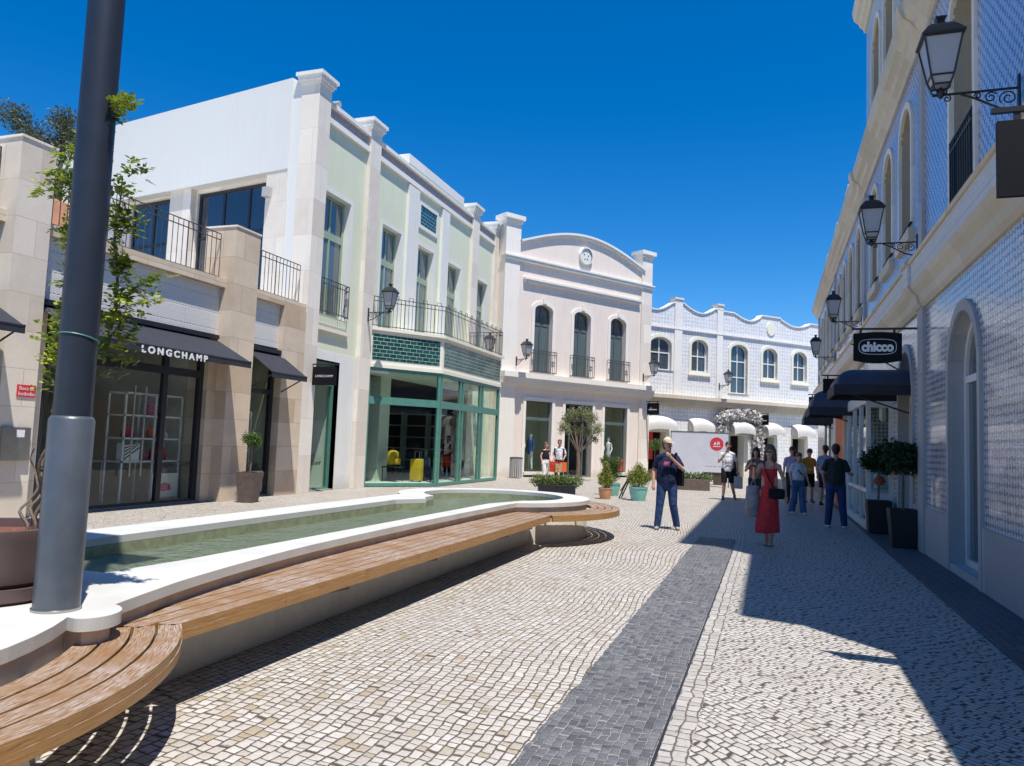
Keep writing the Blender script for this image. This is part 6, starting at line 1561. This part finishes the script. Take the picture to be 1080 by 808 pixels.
# woman in long coral dress
t, T, A, K = person('woman in a long coral red dress and sunglasses with a black bag across her chest', .0, 13.8, -.05, 1.69, woman=True, skin='skin', head=-.25, glasses=True, hair='hair_blond', hairlen=.15, dress='coral_dress', shoes='skin_tan',
    arms={'L': ((-.26, .02, 1.17), (-.25, -.20, 1.36)), 'R': ((.24, .05, 1.16), (.27, -.02, .90))}, legs={'L': ((-.03, -.03, .49), (-.045, .03, .085)), 'R': ((.05, -.02, .49), (.03, -.09, .085))})
m = MB(T); m.tube(catmull([(-.10, -.07, 1.44), (-.04, -.14, 1.25), (.08, -.17, 1.02)], 6), .012, 6); m.tube(catmull([(-.10, -.07, 1.44), (-.12, .05, 1.46), (-.05, .14, 1.3), (.1, .15, 1.04)], 6), .012, 6); m.obox((.13, -.19, .92), (.27, .09, .18), bev=.035)
o = m.build('crossbody_bag', 'black_cloth', smooth=True); tag(o, 'small furry black crossbody bag resting on the front of the red dress', 'bag')
m = MB(T); m.obox((-.25, -.27, 1.44), (.07, .012, .14), rx=.2, bev=.004); o = m.build('mobile_phone', 'black_frame'); tag(o, 'dark mobile phone held up by the woman in the red dress', 'phone')
p = T @ Vector((-.27, .0, 1.14)); MT['bag_grey'] = simple('grey_plastic', (.25, .25, .27), .5, var=.3, vs=9); t2 = thing('shopping_bag', 'pale grey plastic shopping bag hanging from the arm of the woman in red', 'shopping bag', (p.x, p.y, .45))
m = MB(); m.lathe([(.085, .46), (.115, .5), (.125, .75), (.11, .98), (.07, 1.0)], (p.x - .01, p.y, 0), 14); m.build('body', 'bag_grey', t2, smooth=True)
m = MB(); m.tube([(p.x - .06, p.y - .05, .98), (p.x + .01, p.y, 1.14), (p.x + .03, p.y + .05, .98)], .010, 6); m.build('handle', 'bag_grey', t2)
# man in white T-shirt and dark shorts with grey bag
t, T, A, K = person('man in a white T-shirt and black shorts walking with a grey carrier bag', -1.27, 25.2, .1, 1.83, skin='skin_tan', head=-.3, hair='hair_dark', top='white_tee', bottom='black_cloth', btype='shorts', shoes='black_frame', nod=.2, tuck=.86,
    arms={'L': ((-.27, -.02, 1.15), (-.17, -.24, 1.30)), 'R': ((.27, .03, 1.15), (.29, -.04, .89))}, legs={'L': ((-.10, -.06, .49), (-.13, -.05, .085)), 'R': ((.12, -.06, .50), (.22, .16, .13))})
m = MB(T); m.box(-.09, .12, -.158, -.150, 1.12, 1.14); m.build('shirt_stripe', 'navy', t)
shopping_bag('light grey rigid carrier bag held by the man in the white T-shirt', T, (.31, -.07, .84), .27, .12, .38, 'grey_stone', rz=.1)
# woman in jeans with white printed top
t, T, A, K = person('woman in wide blue jeans and a white printed T-shirt looking down behind the red dress', .70, 21.2, .35, 1.58, woman=True, nod=.5, hair='hair_brown', top='white_tee', bottom='denim_mid', btype='wide', shoes='white_paint', tuck=.97,
    arms={'L': ((-.22, .03, 1.16), (-.20, -.02, .92)), 'R': ((.23, .0, 1.15), (.30, -.05, .90))}, legs={'L': ((-.10, .0, .49), (-.14, .10, .085)), 'R': ((.09, -.08, .49), (.10, -.16, .085))})
m = MB(T)
for i in range(7): m.obox((-.06 + .02 * i, -.150, 1.26 - .02 * i), (.035, .006, .03), ry=.6 * i)
m.build('shirt_print', 'letter_dark', t)
person('man in a dark cap and pale lilac T-shirt directly behind the woman in jeans', .66, 25.4, .1, 1.74, skin='skin_tan', hat='dark', hair='hair_dark', top=cloth('lilac_tee', (.42, .40, .52)), bottom='charcoal_tee', shoes='black_frame')
person('person with dark hair holding up a phone just behind the woman in red', -.33, 20.2, .0, 1.66, woman=True, skin='skin_tan', hair='hair_dark', hairlen=.1, top=cloth('dusty_pink', (.32, .15, .14)), bottom='charcoal_tee', shoes='black_frame', arms={'L': ((-.26, -.02, 1.15), (-.14, -.25, 1.32)), 'R': ((.24, .03, 1.16), (.25, -.02, .9))})
t, T, A, K = person('man in a mustard yellow T-shirt and black shorts leaning over his phone', 1.20, 26.4, .35, 1.72, skin='skin_tan', nod=.6, hair='hair_dark', top='mustard_tee', bottom='black_cloth', btype='shorts', shoes='black_frame',
    arms={'L': ((-.26, .0, 1.15), (-.10, -.26, 1.10)), 'R': ((.26, .0, 1.15), (.28, -.02, .9))})
m = MB(T); m.obox((-.06, .17, 1.2), (.30, .16, .44), bev=.05); o = m.build('backpack', 'black_cloth', smooth=True); tag(o, 'black backpack worn by the man in the mustard T-shirt', 'bag')
person('man in a pale blue shirt and navy shorts standing next to the mustard shirt', 1.62, 25.3, 2.6, 1.83, skin='skin_tan', hair='hair_dark', top='pale_blue_shirt', bottom='navy_shorts', btype='shorts', shoes='black_frame', head=.5)
t, T, A, K = person('man in a charcoal T-shirt and blue jeans seen from behind at the shaded shop front', 1.36, 17.9, 3.05, 1.79, girth=1.08, skin='skin_tan', hair='hair_dark', top='charcoal_tee', bottom='denim', shoes='white_paint', tuck=.90, nod=.15,
    arms={'R': ((.25, .04, 1.15), (.22, -.10, .92)), 'L': ((-.27, -.02, 1.16), (-.30, -.20, 1.14))}, legs={'L': ((-.13, -.01, .49), (-.17, .02, .085)), 'R': ((.12, -.01, .49), (.15, .02, .085))})
# pair by the gabled building
t, T, A, K = person('woman with long brown hair, black sleeveless top and white trousers by the first shop window', -8.25, 28.3, .9, 1.60, woman=True, hair='hair_brown', hairlen=.2, top='black_cloth', sleeve='none', bottom='white_linen', btype='wide', shoes='white_paint', tuck=1.06,
    arms={'L': ((-.22, .03, 1.16), (-.2, -.05, .92)), 'R': ((.2, -.05, 1.15), (.1, -.22, 1.05))}, legs={'L': ((-.10, -.10, .49), (-.12, -.2, .085)), 'R': ((.09, .02, .49), (.10, .16, .085))})
t, T, A, K = person('man in an open dark shirt carrying bright shopping bags left of the olive tree', -8.05, 29.6, .2, 1.72, skin='skin_tan', hair='hair_dark', glasses=True, top='white_tee', bottom='navy_shorts', btype='trousers', shoes='white_paint',
    arms={'L': ((-.25, -.03, 1.15), (-.18, -.22, 1.02)), 'R': ((.26, -.02, 1.15), (.2, -.2, 1.0))})
m = MB(T)
for q in (-1, 1): m.obox((q * .185, -.01, 1.20), (.06, .25, .46), bev=.025)
o = m.build('open_shirt', 'navy', t)
shopping_bag('bright red shopping bag carried by the man in the open dark shirt', T, (-.18, -.30, 1.0), .34, .14, .42, 'red_bag', rz=.1)
shopping_bag('orange paper shopping bag carried beside the bright red one', T, (.18, -.28, .98), .30, .13, .38, 'orange', rz=.3)
shopping_bag('small kraft paper bag hanging in front of the bright red one', T, (.02, -.42, .92), .26, .1, .34, cloth('kraft', (.50, .33, .17)), rz=.2)
# ------------------------------------------------------------------ sky and sun
w = bpy.data.worlds.new('World'); sc.world = w; w.use_nodes = True
nt = w.node_tree; bg = nt.nodes['Background']
sky = nt.nodes.new('ShaderNodeTexSky'); sky.sky_type = 'NISHITA'; sky.sun_disc = False
S = Vector((.25, -.27, 1)).normalized()
sky.sun_elevation = math.asin(S.z); sky.sun_rotation = math.atan2(S.x, S.y)
sky.air_density = SKY_AIR; sky.dust_density = SKY_DUST; sky.ozone_density = SKY_OZ; sky.altitude = 300
hs = nt.nodes.new('ShaderNodeHueSaturation'); hs.inputs['Saturation'].default_value = SKY_SAT; hs.inputs['Hue'].default_value = SKY_HUE
nt.links.new(sky.outputs[0], hs.inputs['Color']); nt.links.new(hs.outputs[0], bg.inputs[0]); bg.inputs[1].default_value = SKY_STR
l = bpy.data.lights.new('sun', 'SUN'); l.energy = SUN_STR; l.angle = math.radians(.53); l.color = (1, .955, .89)
lo = bpy.data.objects.new('sun', l); COL.objects.link(lo); lo.rotation_euler = S.to_track_quat('Z', 'Y').to_euler()
sc.view_settings.view_transform = 'Standard'; sc.view_settings.look = 'None'; sc.view_settings.gamma = 1; sc.view_settings.exposure = EXPO
sc.view_settings.use_curve_mapping = False
sc.cycles.max_bounces = 6; sc.cycles.transparent_max_bounces = 12; sc.cycles.caustics_reflective = False; sc.cycles.caustics_refractive = False
sc.cycles.sample_clamp_indirect = 4; sc.cycles.use_denoising = True
